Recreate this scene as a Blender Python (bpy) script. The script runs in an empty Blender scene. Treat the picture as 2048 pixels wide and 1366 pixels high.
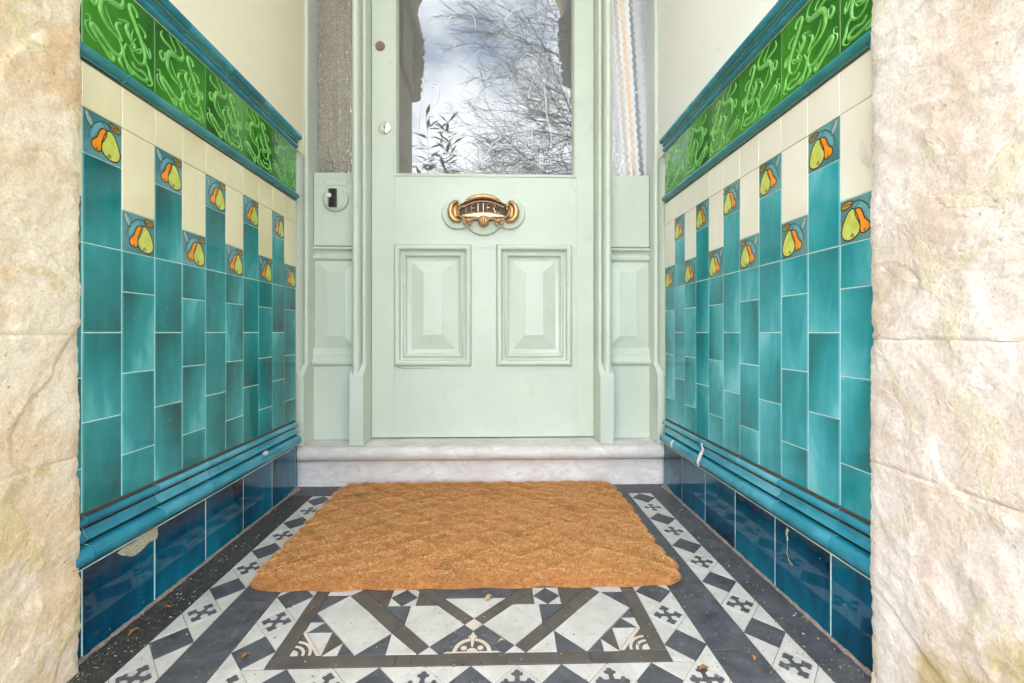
import bpy, bmesh, math, random
import numpy as np
from mathutils import Vector, Matrix, noise
from mathutils.geometry import tessellate_polygon
R = math.radians
random.seed(7)
S = bpy.context.scene
COL = S.collection

# ------------------------------------------------------------------ camera, sky, sun, exposure
CAM_H = 0.556
cam_d = bpy.data.cameras.new('camera')
cam_d.lens = 15.1
cam_d.sensor_width = 36
cam_d.shift_x = 0.00635
cam_d.shift_y = -0.0088
cam_d.clip_start = 0.01
cam_d.clip_end = 500
cam = bpy.data.objects.new('camera', cam_d)
COL.objects.link(cam)
cam.location = (0, 0, CAM_H)
cam.rotation_euler = (R(90), 0, -math.atan(0.025))
S.camera = cam

SUN_EL, SUN_AZ = 38, 262          # azimuth clockwise from +Y (the door faces -Y)
w = bpy.data.worlds.new('World')
S.world = w
w.use_nodes = True
nt = w.node_tree
nt.nodes.clear()
wo = nt.nodes.new('ShaderNodeOutputWorld')
bg = nt.nodes.new('ShaderNodeBackground')
sky = nt.nodes.new('ShaderNodeTexSky')
sky.sky_type = 'NISHITA'
sky.sun_disc = False
sky.sun_elevation = R(SUN_EL)
sky.sun_rotation = R(SUN_AZ)
tc = nt.nodes.new('ShaderNodeTexCoord')
mp = nt.nodes.new('ShaderNodeMapping')
mp.inputs['Scale'].default_value = (1.0, 1.0, 1.6)
mp.inputs['Location'].default_value = (0.35, 0.9, 0.32)
cn = nt.nodes.new('ShaderNodeTexNoise')
cn.inputs['Scale'].default_value = 2.6
cn.inputs['Detail'].default_value = 9
cn.inputs['Roughness'].default_value = 0.52
cr = nt.nodes.new('ShaderNodeValToRGB')
cr.color_ramp.elements[0].position = 0.37
cr.color_ramp.elements[1].position = 0.57
cn2 = nt.nodes.new('ShaderNodeTexNoise')
cn2.inputs['Scale'].default_value = 4.5
cn2.inputs['Detail'].default_value = 6
cr2 = nt.nodes.new('ShaderNodeValToRGB')
cr2.color_ramp.elements[0].position = 0.3
cr2.color_ramp.elements[0].color = (7.4, 7.7, 8.4, 1)
cr2.color_ramp.elements[1].position = 0.7
cr2.color_ramp.elements[1].color = (10.5, 10.6, 10.8, 1)
mx = nt.nodes.new('ShaderNodeMix')
mx.data_type = 'RGBA'
L = nt.links.new
L(tc.outputs['Generated'], mp.inputs['Vector'])
L(mp.outputs['Vector'], cn.inputs['Vector'])
L(mp.outputs['Vector'], cn2.inputs['Vector'])
L(cn.outputs['Fac'], cr.inputs['Fac'])
L(cn2.outputs['Fac'], cr2.inputs['Fac'])
L(cr.outputs['Color'], mx.inputs[0])
L(sky.outputs['Color'], mx.inputs[6])
L(cr2.outputs['Color'], mx.inputs[7])
L(mx.outputs[2], bg.inputs['Color'])
bg.inputs['Strength'].default_value = 0.15
L(bg.outputs[0], wo.inputs[0])

sun_d = bpy.data.lights.new('sun', 'SUN')
sun_d.energy = 1.5
sun_d.angle = R(12)
sun_d.color = (1.0, 0.95, 0.87)
sun = bpy.data.objects.new('sun', sun_d)
COL.objects.link(sun)
az, el = R(SUN_AZ), R(SUN_EL)
sdir = Vector((math.sin(az) * math.cos(el), math.cos(az) * math.cos(el), math.sin(el)))
sun.rotation_euler = sdir.to_track_quat('Z', 'Y').to_euler()
sun.location = (-4, -3, 6)

S.view_settings.view_transform = 'Standard'
S.view_settings.look = 'None'
S.view_settings.gamma = 1
S.view_settings.use_curve_mapping = False
S.view_settings.exposure = 2.86
S.render.engine = 'CYCLES'
S.cycles.use_denoising = True
S.cycles.max_bounces = 10
S.cycles.diffuse_bounces = 6
S.cycles.glossy_bounces = 5
S.cycles.transparent_max_bounces = 12
S.cycles.caustics_reflective = False
S.cycles.caustics_refractive = False
S.cycles.sample_clamp_indirect = 8

# ------------------------------------------------------------------ material kit
class M:
    """small node helper; every material is procedural"""
    def __init__(s, name):
        s.m = bpy.data.materials.new(name)
        s.m.use_nodes = True
        s.t = s.m.node_tree
        s.b = s.t.nodes['Principled BSDF']
        s.geo = s.t.nodes.new('ShaderNodeNewGeometry').outputs['Position']
        s.obj = s.t.nodes.new('ShaderNodeTexCoord').outputs['Object']
        s.rnd = s.t.nodes.new('ShaderNodeObjectInfo').outputs['Random']
    def n(s, k): return s.t.nodes.new('ShaderNode' + k)
    def l(s, a, b): s.t.links.new(a, b)
    def put(s, sock, v):
        if isinstance(v, bpy.types.NodeSocket): s.l(v, sock)
        elif isinstance(v, (tuple, list)) and len(v) == 3 and sock.type == 'RGBA': sock.default_value = (*v, 1)
        else: sock.default_value = v
    def math(s, op, a, b=0.0, c=None, clamp=False):
        n = s.n('Math'); n.operation = op; n.use_clamp = clamp
        s.put(n.inputs[0], a); s.put(n.inputs[1], b)
        if c is not None: s.put(n.inputs[2], c)
        return n.outputs[0]
    def vec(s, base, scale=(1, 1, 1), rand=0.0):
        n = s.n('Mapping'); s.put(n.inputs['Vector'], base)
        n.inputs['Scale'].default_value = scale
        if rand:
            s.l(s.math('MULTIPLY', s.rnd, rand), n.inputs['Location'])
        return n.outputs[0]
    def noise(s, v, scale, detail=4, rough=0.55, dist=0.0):
        n = s.n('TexNoise'); s.put(n.inputs['Vector'], v)
        n.inputs['Scale'].default_value = scale; n.inputs['Detail'].default_value = detail
        n.inputs['Roughness'].default_value = rough; n.inputs['Distortion'].default_value = dist
        return n.outputs['Fac']
    def voro(s, v, scale, feat='F1', out='Distance'):
        n = s.n('TexVoronoi'); n.feature = feat; s.put(n.inputs['Vector'], v); n.inputs['Scale'].default_value = scale
        return n.outputs[out]
    def ramp(s, f, stops):
        n = s.n('ValToRGB'); s.put(n.inputs['Fac'], f)
        e = n.color_ramp.elements
        while len(e) < len(stops): e.new(0.5)
        for q, (p, c) in zip(e, stops):
            q.position = p
            q.color = (c, c, c, 1) if isinstance(c, (int, float)) else (*c, 1)
        return n.outputs['Color']
    def mix(s, f, a, b, mode='MIX'):
        n = s.n('Mix'); n.data_type = 'RGBA'; n.blend_type = mode
        s.put(n.inputs[0], f); s.put(n.inputs[6], a); s.put(n.inputs[7], b)
        return n.outputs[2]
    def bump(s, h, strength=0.3, dist=0.002, prev=None):
        n = s.n('Bump'); s.put(n.inputs['Height'], h)
        n.inputs['Strength'].default_value = strength; n.inputs['Distance'].default_value = dist
        if prev is not None: s.l(prev, n.inputs['Normal'])
        s.l(n.outputs[0], s.b.inputs['Normal'])
        return n.outputs[0]
    def xyz(s, v):
        n = s.n('SeparateXYZ'); s.put(n.inputs[0], v); return n.outputs
    def set(s, **k):
        names = dict(col='Base Color', rough='Roughness', metal='Metallic', spec='Specular IOR Level', coat='Coat Weight', coatr='Coat Roughness', alpha='Alpha', sheen='Sheen Weight')
        for a, v in k.items(): s.put(s.b.inputs[names[a]], v)
        return s

MAT = {}
def glaze(name, stops, rough=0.09, ripple=0.10, edge=0.0, speck=True, rand=60.0, half=(0.038, 0.077), gx=0.34, nv=(26, 9, 10), vary=0.30):
    m = M(name)
    v = m.vec(m.obj, (1, 1, 1), rand)
    X, Y, Z = m.xyz(m.obj)
    a = m.math('SINE', m.math('MULTIPLY', m.rnd, 43.0)); b = m.math('COSINE', m.math('MULTIPLY', m.rnd, 71.0))
    gxn = m.math('MULTIPLY', m.math('MULTIPLY', X, 1 / half[0]), a); gyn = m.math('MULTIPLY', m.math('MULTIPLY', Y, 1 / half[1]), b)
    g = m.math('MULTIPLY', m.math('ADD', gxn, gyn), gx)
    ns = m.noise(m.vec(m.obj, nv, rand), 1.0, 3, 0.5, 0.8)
    fine = m.noise(v, 420, 3, 0.6)
    f = m.math('ADD', m.math('ADD', g, 0.1), m.math('MULTIPLY', ns, 0.8))
    f = m.math('ADD', f, m.math('MULTIPLY', m.math('SUBTRACT', fine, 0.5), 0.22))
    f = m.math('ADD', f, m.math('MULTIPLY', m.math('SUBTRACT', m.math('FRACT', m.math('MULTIPLY', m.rnd, 17.3)), 0.5), vary), clamp=True)
    c = m.ramp(f, stops)
    if edge:
        ax = m.math('MULTIPLY', m.math('ABSOLUTE', X), 1 / half[0]); ay = m.math('MULTIPLY', m.math('ABSOLUTE', Y), 1 / half[1])
        e = m.ramp(m.math('MAXIMUM', m.math('POWER', ax, 5.0), m.math('POWER', ay, 11.0)), [(0.55, 0.0), (1.0, 1.0)])
        c = m.mix(m.math('MULTIPLY', e, edge), c, stops[-1][1])
    if speck:
        sp = m.ramp(m.voro(m.vec(m.geo), 46), [(0.0, 1.0), (0.035, 1.0), (0.055, 0.0)])
        gate = m.ramp(m.noise(m.geo, 9, 2), [(0.56, 0.0), (0.62, 1.0)])
        c = m.mix(m.math('MULTIPLY', m.math('MULTIPLY', sp, gate), 0.6), c, (0.75, 0.85, 0.82))
    m.set(col=c, rough=rough, spec=0.55)
    b1 = m.bump(m.noise(m.vec(m.obj, (1, 1, 1), rand), 17, 2, 0.5), ripple, 0.004)
    if ripple > 0.01: m.bump(m.noise(v, 300, 2), 0.03, 0.001, b1)
    MAT[name] = m.m

glaze('teal_glaze', [(0.0, (0.000, 0.070, 0.075)), (0.40, (0.000, 0.168, 0.175)), (0.78, (0.014, 0.258, 0.275)), (1.0, (0.085, 0.40, 0.40))], edge=0.45)
glaze('teal_glaze_sheen', [(0.0, (0.000, 0.145, 0.165)), (0.40, (0.002, 0.250, 0.290)), (0.78, (0.05, 0.365, 0.425)), (1.0, (0.16, 0.49, 0.565))], edge=0.45)  # same teal tile, with that wall's sheen and cooler light put into the colour
glaze('pear_ground', [(0.1, (0.045, 0.17, 0.185)), (0.9, (0.12, 0.30, 0.31))], edge=0.3, half=(0.038, 0.038), speck=False)
glaze('cream_glaze_warm', [(0.1, (0.70, 0.62, 0.385)), (0.9, (0.78, 0.71, 0.475))], ripple=0.05, half=(0.038, 0.038), speck=False)  # cream tile with the warm light of its wall put into the colour
glaze('cream_glaze_cool', [(0.1, (0.74, 0.695, 0.585)), (0.9, (0.79, 0.75, 0.65))], ripple=0.05, half=(0.038, 0.038), speck=False)  # same cream tile, the cooler light of the other wall in its colour
glaze('green_glaze', [(0.1, (0.009, 0.085, 0.004)), (0.5, (0.023, 0.165, 0.008)), (1.0, (0.055, 0.265, 0.016))], rough=0.07, half=(0.077, 0.077), edge=0.10, speck=False)
glaze('blue_glaze', [(0.1, (0.000, 0.024, 0.055)), (0.5, (0.000, 0.066, 0.128)), (1.0, (0.001, 0.150, 0.230))], rough=0.03, ripple=0.006, half=(0.077, 0.077), edge=0.0)
glaze('rail_glaze', [(0.1, (0.000, 0.115, 0.185)), (0.5, (0.012, 0.215, 0.30)), (1.0, (0.09, 0.37, 0.45))], rough=0.10, half=(0.077, 0.02), speck=False, gx=0.10, nv=(14, 14, 14), vary=0.12)
glaze('strip_glaze', [(0.1, (0.006, 0.14, 0.155)), (0.5, (0.02, 0.21, 0.23)), (1.0, (0.10, 0.34, 0.36))], rough=0.10, half=(0.077, 0.02), speck=False, gx=0.10, nv=(14, 14, 14), vary=0.12)

def plain(name, col, rough=0.4, var=0.12, scale=40, bumpy=0.0, metal=0.0, spec=0.5, coat=0.0, scale_b=150):
    m = M(name)
    f = m.noise(m.geo, scale, 5)
    lo = tuple(c * (1 - var) for c in col); hi = tuple(min(1, c * (1 + var)) for c in col)
    m.set(col=m.ramp(f, [(0.3, lo), (0.7, hi)]), rough=rough, metal=metal, spec=spec, coat=coat)
    if bumpy: m.bump(m.noise(m.geo, scale_b, 5), bumpy, 0.002)
    MAT[name] = m.m
    return m
plain('relief_glaze', (0.165, 0.45, 0.095), 0.10, 0.25, 60)
plain('relief_body', (0.062, 0.30, 0.028), 0.10, 0.3, 60)
plain('pear_yellow', (0.52, 0.55, 0.10), 0.12, 0.18, 60)
plain('pear_orange', (0.83, 0.27, 0.008), 0.12, 0.15, 60)
plain('pear_brown', (0.36, 0.20, 0.02), 0.12, 0.2, 60)
plain('pear_leaf', (0.38, 0.50, 0.45), 0.12, 0.12, 60)
plain('pear_calyx', (0.13, 0.36, 0.40), 0.12, 0.12, 60)
plain('pear_line', (0.065, 0.032, 0.010), 0.2, 0.2, 60)
plain('stem_line', (0.03, 0.10, 0.11), 0.2, 0.2, 60)
plain('pale_grout', (0.56, 0.74, 0.68), 0.8, 0.15, 120, 0.3)
plain('dark_grout', (0.10, 0.075, 0.055), 0.9, 0.2, 120, 0.3)
plain('green_grout', (0.45, 0.62, 0.34), 0.7, 0.12, 120, 0.2)
plain('joint_dirt', (0.24, 0.19, 0.155), 0.95, 0.4, 200, 0.8)
plain('mortar', (0.42, 0.38, 0.27), 0.95, 0.35, 260, 0.9)
plain('white_filler', (0.54, 0.51, 0.47), 0.8, 0.12, 120, 0.5)
plain('groove_black', (0.035, 0.035, 0.032), 0.35, 0.4, 90, 0.2)
plain('floor_bed', (0.20, 0.18, 0.15), 0.95, 0.3, 90, 0.4)
plain('brass', (0.58, 0.365, 0.185), 0.44, 0.16, 130, 0.12, metal=1.0)
plain('brass_light', (0.74, 0.54, 0.36), 0.42, 0.12, 130, 0.1, metal=1.0)
plain('brass_dark', (0.055, 0.032, 0.016), 0.6, 0.4, 200, 0.5)
plain('chrome', (0.78, 0.78, 0.78), 0.12, 0.05, 60, 0.0, metal=1.0)
plain('bronze_disc', (0.22, 0.125, 0.085), 0.45, 0.3, 150, 0.3)
plain('black_plastic', (0.018, 0.015, 0.014), 0.25, 0.4, 150, 0.1)
plain('white_plastic', (0.75, 0.74, 0.72), 0.2, 0.05, 50)
plain('dry_leaf', (0.30, 0.13, 0.035), 0.7, 0.4, 160, 0.4)
plain('straw', (0.50, 0.36, 0.18), 0.7, 0.3, 160, 0.2)
plain('dark_crumb', (0.045, 0.03, 0.02), 0.9, 0.4, 200)
plain('pale_crumb', (0.50, 0.48, 0.44), 0.8, 0.2, 200)
plain('hall_paint', (0.16, 0.15, 0.14), 0.8, 0.1, 20)
plain('bark', (0.035, 0.031, 0.029), 0.9, 0.3, 20, 0.5)
plain('shrub_leaf', (0.05, 0.075, 0.04), 0.5, 0.3, 10)
plain('path_stone', (0.30, 0.28, 0.25), 0.9, 0.2, 6, 0.4)
plain('grass', (0.06, 0.10, 0.03), 0.95, 0.4, 3, 0.6)
plain('etched', (0.85, 0.87, 0.88), 0.5, 0.03, 30)
plain('facade_stone', (0.40, 0.33, 0.25), 0.9, 0.2, 5, 0.5, scale_b=40)

# painted wood
def paint(name, col, var=0.05):
    m = M(name)
    f = m.noise(m.geo, 3.0, 4)
    fine = m.noise(m.geo, 60, 4)
    c = m.ramp(f, [(0.3, tuple(x * (1 - var) for x in col)), (0.7, tuple(x * (1 + var) for x in col))])
    dirt = m.ramp(m.noise(m.geo, 22, 6, 0.7), [(0.58, 0.0), (0.78, 1.0)])
    c = m.mix(m.math('MULTIPLY', dirt, 0.38), c, (0.34, 0.33, 0.25))
    chip = m.ramp(m.voro(m.geo, 21), [(0.0, 1.0), (0.022, 1.0), (0.03, 0.0)])
    gate = m.ramp(m.noise(m.geo, 6.0, 1), [(0.60, 0.0), (0.64, 1.0)])
    c = m.mix(m.math('MULTIPLY', m.math('MULTIPLY', chip, gate), 0.7), c, (0.10, 0.085, 0.06))
    m.set(col=c, rough=m.ramp(fine, [(0.3, 0.30), (0.7, 0.42)]), spec=0.5)
    # brush marks follow the grain, faint
    b1 = m.bump(m.noise(m.vec(m.geo, (14, 14, 110)), 1.0, 4, 0.6), 0.16, 0.002)
    b2 = m.bump(m.noise(m.geo, 38, 3, 0.5), 0.07, 0.003, b1)
    MAT[name] = m.m
paint('sage_paint', (0.545, 0.588, 0.498), 0.06)

def plaster(name, col):
    m = M(name)
    f = m.noise(m.geo, 2.2, 5)
    c = m.ramp(f, [(0.3, tuple(x * 0.96 for x in col)), (0.7, tuple(min(1, x * 1.03) for x in col))])
    sp = m.ramp(m.voro(m.geo, 17), [(0.0, 1.0), (0.018, 1.0), (0.026, 0.0)])
    c = m.mix(m.math('MULTIPLY', sp, 0.5), c, (0.3, 0.24, 0.15))
    m.set(col=c, rough=0.55)
    m.bump(m.noise(m.geo, 45, 5), 0.12, 0.004)
    MAT[name] = m.m
plaster('cream_plaster', (0.90, 0.825, 0.63))
plaster('white_plaster', (0.90, 0.875, 0.83))

def limestone(name, base, pale, rust, lichen, stain=None):
    m = M(name)
    big = m.noise(m.geo, 5.0, 6, 0.6, 0.4)
    mid = m.noise(m.geo, 17, 8, 0.68)
    fine = m.noise(m.geo, 190, 6, 0.75)
    c = m.ramp(big, [(0.34, rust), (0.47, base), (0.60, pale)])
    pm = m.ramp(mid, [(0.50, 0.0), (0.60, 1.0)])
    c = m.mix(m.math('MULTIPLY', pm, 0.6), c, pale)
    lm = m.ramp(m.noise(m.vec(m.geo, (1, 1, 1)), 8.5, 7, 0.62, 1.0), [(0.56, 0.0), (0.60, 1.0)])
    c = m.mix(m.math('MULTIPLY', lm, 0.6), c, lichen)
    c = m.mix(0.40, c, m.ramp(fine, [(0.30, (0.40, 0.35, 0.28)), (0.62, (1, 1, 1))]), 'MULTIPLY')
    grn = m.ramp(m.voro(m.geo, 260), [(0.05, 0.0), (0.45, 1.0)])
    c = m.mix(0.30, c, m.mix(grn, (0.55, 0.50, 0.42), (1, 1, 1)), 'MULTIPLY')
    pit = m.ramp(m.voro(m.geo, 60), [(0.0, 1.0), (0.10, 1.0), (0.16, 0.0)])
    pg = m.ramp(m.noise(m.geo, 12, 2), [(0.54, 0.0), (0.62, 1.0)])
    pits = m.math('MULTIPLY', pit, pg)
    c = m.mix(m.math('MULTIPLY', pits, 0.55), c, tuple(x * 0.5 for x in rust))
    if stain:
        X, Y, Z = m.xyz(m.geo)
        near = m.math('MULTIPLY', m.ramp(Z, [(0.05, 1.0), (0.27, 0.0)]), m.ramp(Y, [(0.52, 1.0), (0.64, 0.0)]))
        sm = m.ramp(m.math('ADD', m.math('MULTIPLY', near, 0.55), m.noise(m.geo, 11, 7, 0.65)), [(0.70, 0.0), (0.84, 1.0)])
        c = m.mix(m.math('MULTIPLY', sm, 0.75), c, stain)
    m.set(col=c, rough=0.92, spec=0.2)
    hgt = m.math('ADD', m.math('MULTIPLY', pm, 0.5), m.math('MULTIPLY', lm, 0.6))
    hgt = m.math('ADD', hgt, m.math('MULTIPLY', m.noise(m.geo, 60, 7, 0.68), 1.3))
    b1 = m.bump(m.math('SUBTRACT', hgt, m.math('MULTIPLY', pits, 1.0)), 0.34, 0.0040)
    m.bump(m.noise(m.geo, 190, 3, 0.62), 0.35, 0.0022, b1)
    MAT[name] = m.m
limestone('tan_stone', (0.73, 0.545, 0.350), (0.81, 0.70, 0.545), (0.67, 0.455, 0.27), (0.64, 0.54, 0.27))
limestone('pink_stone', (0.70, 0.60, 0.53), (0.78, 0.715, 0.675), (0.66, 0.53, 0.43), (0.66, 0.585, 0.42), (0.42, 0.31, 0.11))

def marble():
    m = M('marble')
    n1 = m.noise(m.vec(m.geo, (2.0, 6, 6)), 2.4, 8, 0.6, 1.6)
    vein = m.ramp(m.math('ABSOLUTE', m.math('SUBTRACT', n1, 0.5)), [(0.0, 1.0), (0.02, 0.6), (0.07, 0.0)])
    cloud = m.noise(m.geo, 9, 5)
    c = m.ramp(cloud, [(0.3, (0.56, 0.515, 0.48)), (0.7, (0.71, 0.675, 0.64))])
    c = m.mix(m.math('MULTIPLY', vein, 0.45), c, (0.42, 0.39, 0.38))
    dirt = m.ramp(m.noise(m.geo, 26, 6, 0.7), [(0.58, 0.0), (0.76, 1.0)])
    c = m.mix(m.math('MULTIPLY', dirt, 0.75), c, (0.36, 0.29, 0.23))
    m.set(col=c, rough=0.42)
    m.bump(m.noise(m.geo, 90, 4), 0.15, 0.002)
    MAT['marble'] = m.m
marble()

def floor_tile(name, lo, hi, speck, amt, rough=0.5):
    m = M(name)
    f = m.noise(m.vec(m.geo, (1, 1, 1), 9.0), 26, 6, 0.6)
    c = m.ramp(f, [(0.3, lo), (0.7, hi)])
    c = m.mix(0.5, c, m.ramp(m.rnd, [(0.0, (0.86, 0.86, 0.86)), (1.0, (1.0, 1.0, 1.0))]), 'MULTIPLY')
    d = m.ramp(m.noise(m.geo, 55, 8, 0.75), [(0.55, 0.0), (0.72, 1.0)])
    c = m.mix(m.math('MULTIPLY', d, amt), c, speck)
    grit = m.ramp(m.voro(m.geo, 130), [(0.0, 1.0), (0.09, 1.0), (0.13, 0.0)])
    gg = m.ramp(m.noise(m.geo, 14, 3), [(0.50, 0.0), (0.62, 1.0)])
    c = m.mix(m.math('MULTIPLY', m.math('MULTIPLY', grit, gg), 0.6), c, speck)
    m.set(col=c, rough=m.ramp(f, [(0.3, rough - 0.08), (0.7, rough + 0.12)]), spec=0.4)
    m.bump(m.noise(m.geo, 210, 5), 0.14, 0.001)
    MAT[name] = m.m
floor_tile('black_tile', (0.050, 0.052, 0.060), (0.110, 0.113, 0.126), (0.28, 0.275, 0.275), 0.5)
floor_tile('dirty_black_tile', (0.028, 0.028, 0.028), (0.07, 0.066, 0.06), (0.18, 0.145, 0.095), 0.6)
floor_tile('brown_tile', (0.075, 0.062, 0.055), (0.125, 0.108, 0.096), (0.24, 0.21, 0.18), 0.3)
floor_tile('white_tile', (0.49, 0.465, 0.425), (0.62, 0.60, 0.565), (0.27, 0.22, 0.165), 0.55)
floor_tile('buff_tile', (0.56, 0.48, 0.41), (0.66, 0.58, 0.51), (0.34, 0.27, 0.2), 0.28)

def coir():
    m = M('coir')
    big = m.noise(m.geo, 7, 5, 0.6)
    f = m.noise(m.geo, 90, 5, 0.7)
    c = m.ramp(f, [(0.25, (0.34, 0.140, 0.040)), (0.5, (0.62, 0.285, 0.095)), (0.8, (0.80, 0.44, 0.18))])
    c = m.mix(m.math('MULTIPLY', m.ramp(big, [(0.52, 0.0), (0.72, 1.0)]), 0.7), c, (0.22, 0.125, 0.035))
    m.set(col=c, rough=0.95, spec=0.15)
    m.bump(m.noise(m.geo, 240, 6, 0.7), 1.0, 0.008)
    MAT['coir'] = m.m
    m = M('coir_fibre')
    big = m.noise(m.geo, 7, 5, 0.6)
    at = m.n('Attribute'); at.attribute_name = 'tone'
    c = m.ramp(at.outputs['Fac'], [(0.0, (0.28, 0.110, 0.030)), (0.16, (0.52, 0.220, 0.065)), (0.55, (0.82, 0.375, 0.125)), (1.0, (1.0, 0.66, 0.33))])
    c = m.mix(m.math('MULTIPLY', m.ramp(m.noise(m.geo, 11, 6, 0.7), [(0.56, 0.0), (0.68, 1.0)]), 0.65), c, (0.26, 0.165, 0.05))
    m.set(col=c, rough=0.8, spec=0.2)
    MAT['coir_fibre'] = m.m
coir()

def pane(name, fac, tint, bump_scale, bump_str, rough=0.0, voro=False, haze=0.0):
    m = M(name)
    t = m.t
    tr = m.n('BsdfTransparent'); tr.inputs[0].default_value = (*tint, 1)
    gl = m.n('BsdfGlossy'); gl.inputs['Roughness'].default_value = rough
    gl.inputs['Color'].default_value = (1, 1, 1, 1)
    fr = m.n('LayerWeight'); fr.inputs['Blend'].default_value = 0.25
    fa = m.math('ADD', m.math('MULTIPLY', fr.outputs['Fresnel'], 0.25), fac, clamp=True)
    ms = m.n('MixShader'); m.l(fa, ms.inputs[0]); m.l(tr.outputs[0], ms.inputs[1]); m.l(gl.outputs[0], ms.inputs[2])
    b = m.n('Bump'); b.inputs['Strength'].default_value = bump_str; b.inputs['Distance'].default_value = 0.004
    h = m.voro(m.geo, bump_scale, 'SMOOTH_F1') if voro else m.noise(m.geo, bump_scale, 2, 0.4)
    m.l(h, b.inputs['Height']); m.l(b.outputs[0], gl.inputs['Normal'])
    if voro: m.l(b.outputs[0], fr.inputs['Normal'])
    df = m.n('BsdfDiffuse'); df.inputs['Color'].default_value = (0.80, 0.82, 0.84, 1)
    m2 = m.n('MixShader'); m2.inputs[0].default_value = haze; m.l(ms.outputs[0], m2.inputs[1]); m.l(df.outputs[0], m2.inputs[2])
    m.l(m2.outputs[0], t.nodes['Material Output'].inputs[0])
    MAT[name] = m.m
pane('old_glass', 0.074, (0.62, 0.64, 0.63), 5.0, 0.006, haze=0.11)
pane('hammered_glass', 0.12, (1.0, 1.0, 1.0), 105, 0.55, 0.06, True)

def sidelight_mats():
    m = M('striped_cloth')
    X, Y, Z = m.xyz(m.geo)
    wob = m.math('MULTIPLY', m.math('SUBTRACT', m.noise(m.geo, 120, 4, 0.7), 0.5), 0.020)  # ripple and speckle of the textured glass are painted into the stripes
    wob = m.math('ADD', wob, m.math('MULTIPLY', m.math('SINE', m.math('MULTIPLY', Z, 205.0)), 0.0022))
    u = m.math('ADD', m.math('ADD', X, m.math('MULTIPLY', Z, 0.0706)), wob)
    f = m.math('MULTIPLY', m.math('SUBTRACT', u, 0.575), 1 / 0.135)
    wht, gry, brn, org, nav = (0.95, 0.94, 0.93), (0.66, 0.64, 0.66), (0.58, 0.51, 0.46), (0.95, 0.60, 0.36), (0.12, 0.135, 0.18)
    c = m.ramp(f, [(0.0, gry), (0.10, gry), (0.16, wht), (0.20, brn), (0.27, brn), (0.33, wht), (0.36, wht), (0.39, org), (0.47, org), (0.50, wht), (0.60, wht), (0.63, nav), (0.70, nav), (0.76, gry), (0.88, gry), (1.0, (0.36, 0.36, 0.42))])
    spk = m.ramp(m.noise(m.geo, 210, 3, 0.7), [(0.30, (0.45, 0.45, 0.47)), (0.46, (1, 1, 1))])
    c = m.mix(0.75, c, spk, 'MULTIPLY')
    m.set(col=c, rough=0.9)
    MAT['striped_cloth'] = m.m
    m = M('shaded_brown')  # shaded wall behind the pane painted brown, with the glass pattern as rings
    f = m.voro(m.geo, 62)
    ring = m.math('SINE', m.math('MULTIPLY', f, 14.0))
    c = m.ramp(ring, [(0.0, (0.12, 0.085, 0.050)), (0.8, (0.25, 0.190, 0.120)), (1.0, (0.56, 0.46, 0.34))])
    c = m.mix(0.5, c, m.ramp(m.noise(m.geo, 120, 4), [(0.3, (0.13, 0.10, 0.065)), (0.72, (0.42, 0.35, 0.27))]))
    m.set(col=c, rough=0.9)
    MAT['shaded_brown'] = m.m
sidelight_mats()

# ------------------------------------------------------------------ mesh kit
def mesh_from(name, verts, faces, mats, fm=None, smooth=None):
    me = bpy.data.meshes.new(name)
    me.from_pydata([tuple(v) for v in verts], [], faces)
    for k in mats: me.materials.append(MAT[k])
    if fm: me.polygons.foreach_set('material_index', fm)
    if smooth is not None:
        me.polygons.foreach_set('use_smooth', [True] * len(me.polygons))
        me.set_sharp_from_angle(angle=R(smooth))
    me.update()
    return me
def add(name, me, parent=None, loc=(0, 0, 0), mat=None, **props):
    o = bpy.data.objects.new(name, me)
    COL.objects.link(o)
    if mat is not None: o.matrix_local = mat
    else: o.location = loc
    if parent is not None: o.parent = parent
    for k, v in props.items(): o[k] = v
    return o
def thing(name, label, cat, loc=(0, 0, 0), group=None, kind=None):
    if cat and not kind: kind = 'thing'
    o = bpy.data.objects.new(name, None)
    o.empty_display_size = 0.05
    COL.objects.link(o); o.location = loc
    if label: o['label'] = label
    if cat: o['category'] = cat
    if group: o['group'] = group
    if kind: o['kind'] = kind
    return o
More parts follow.
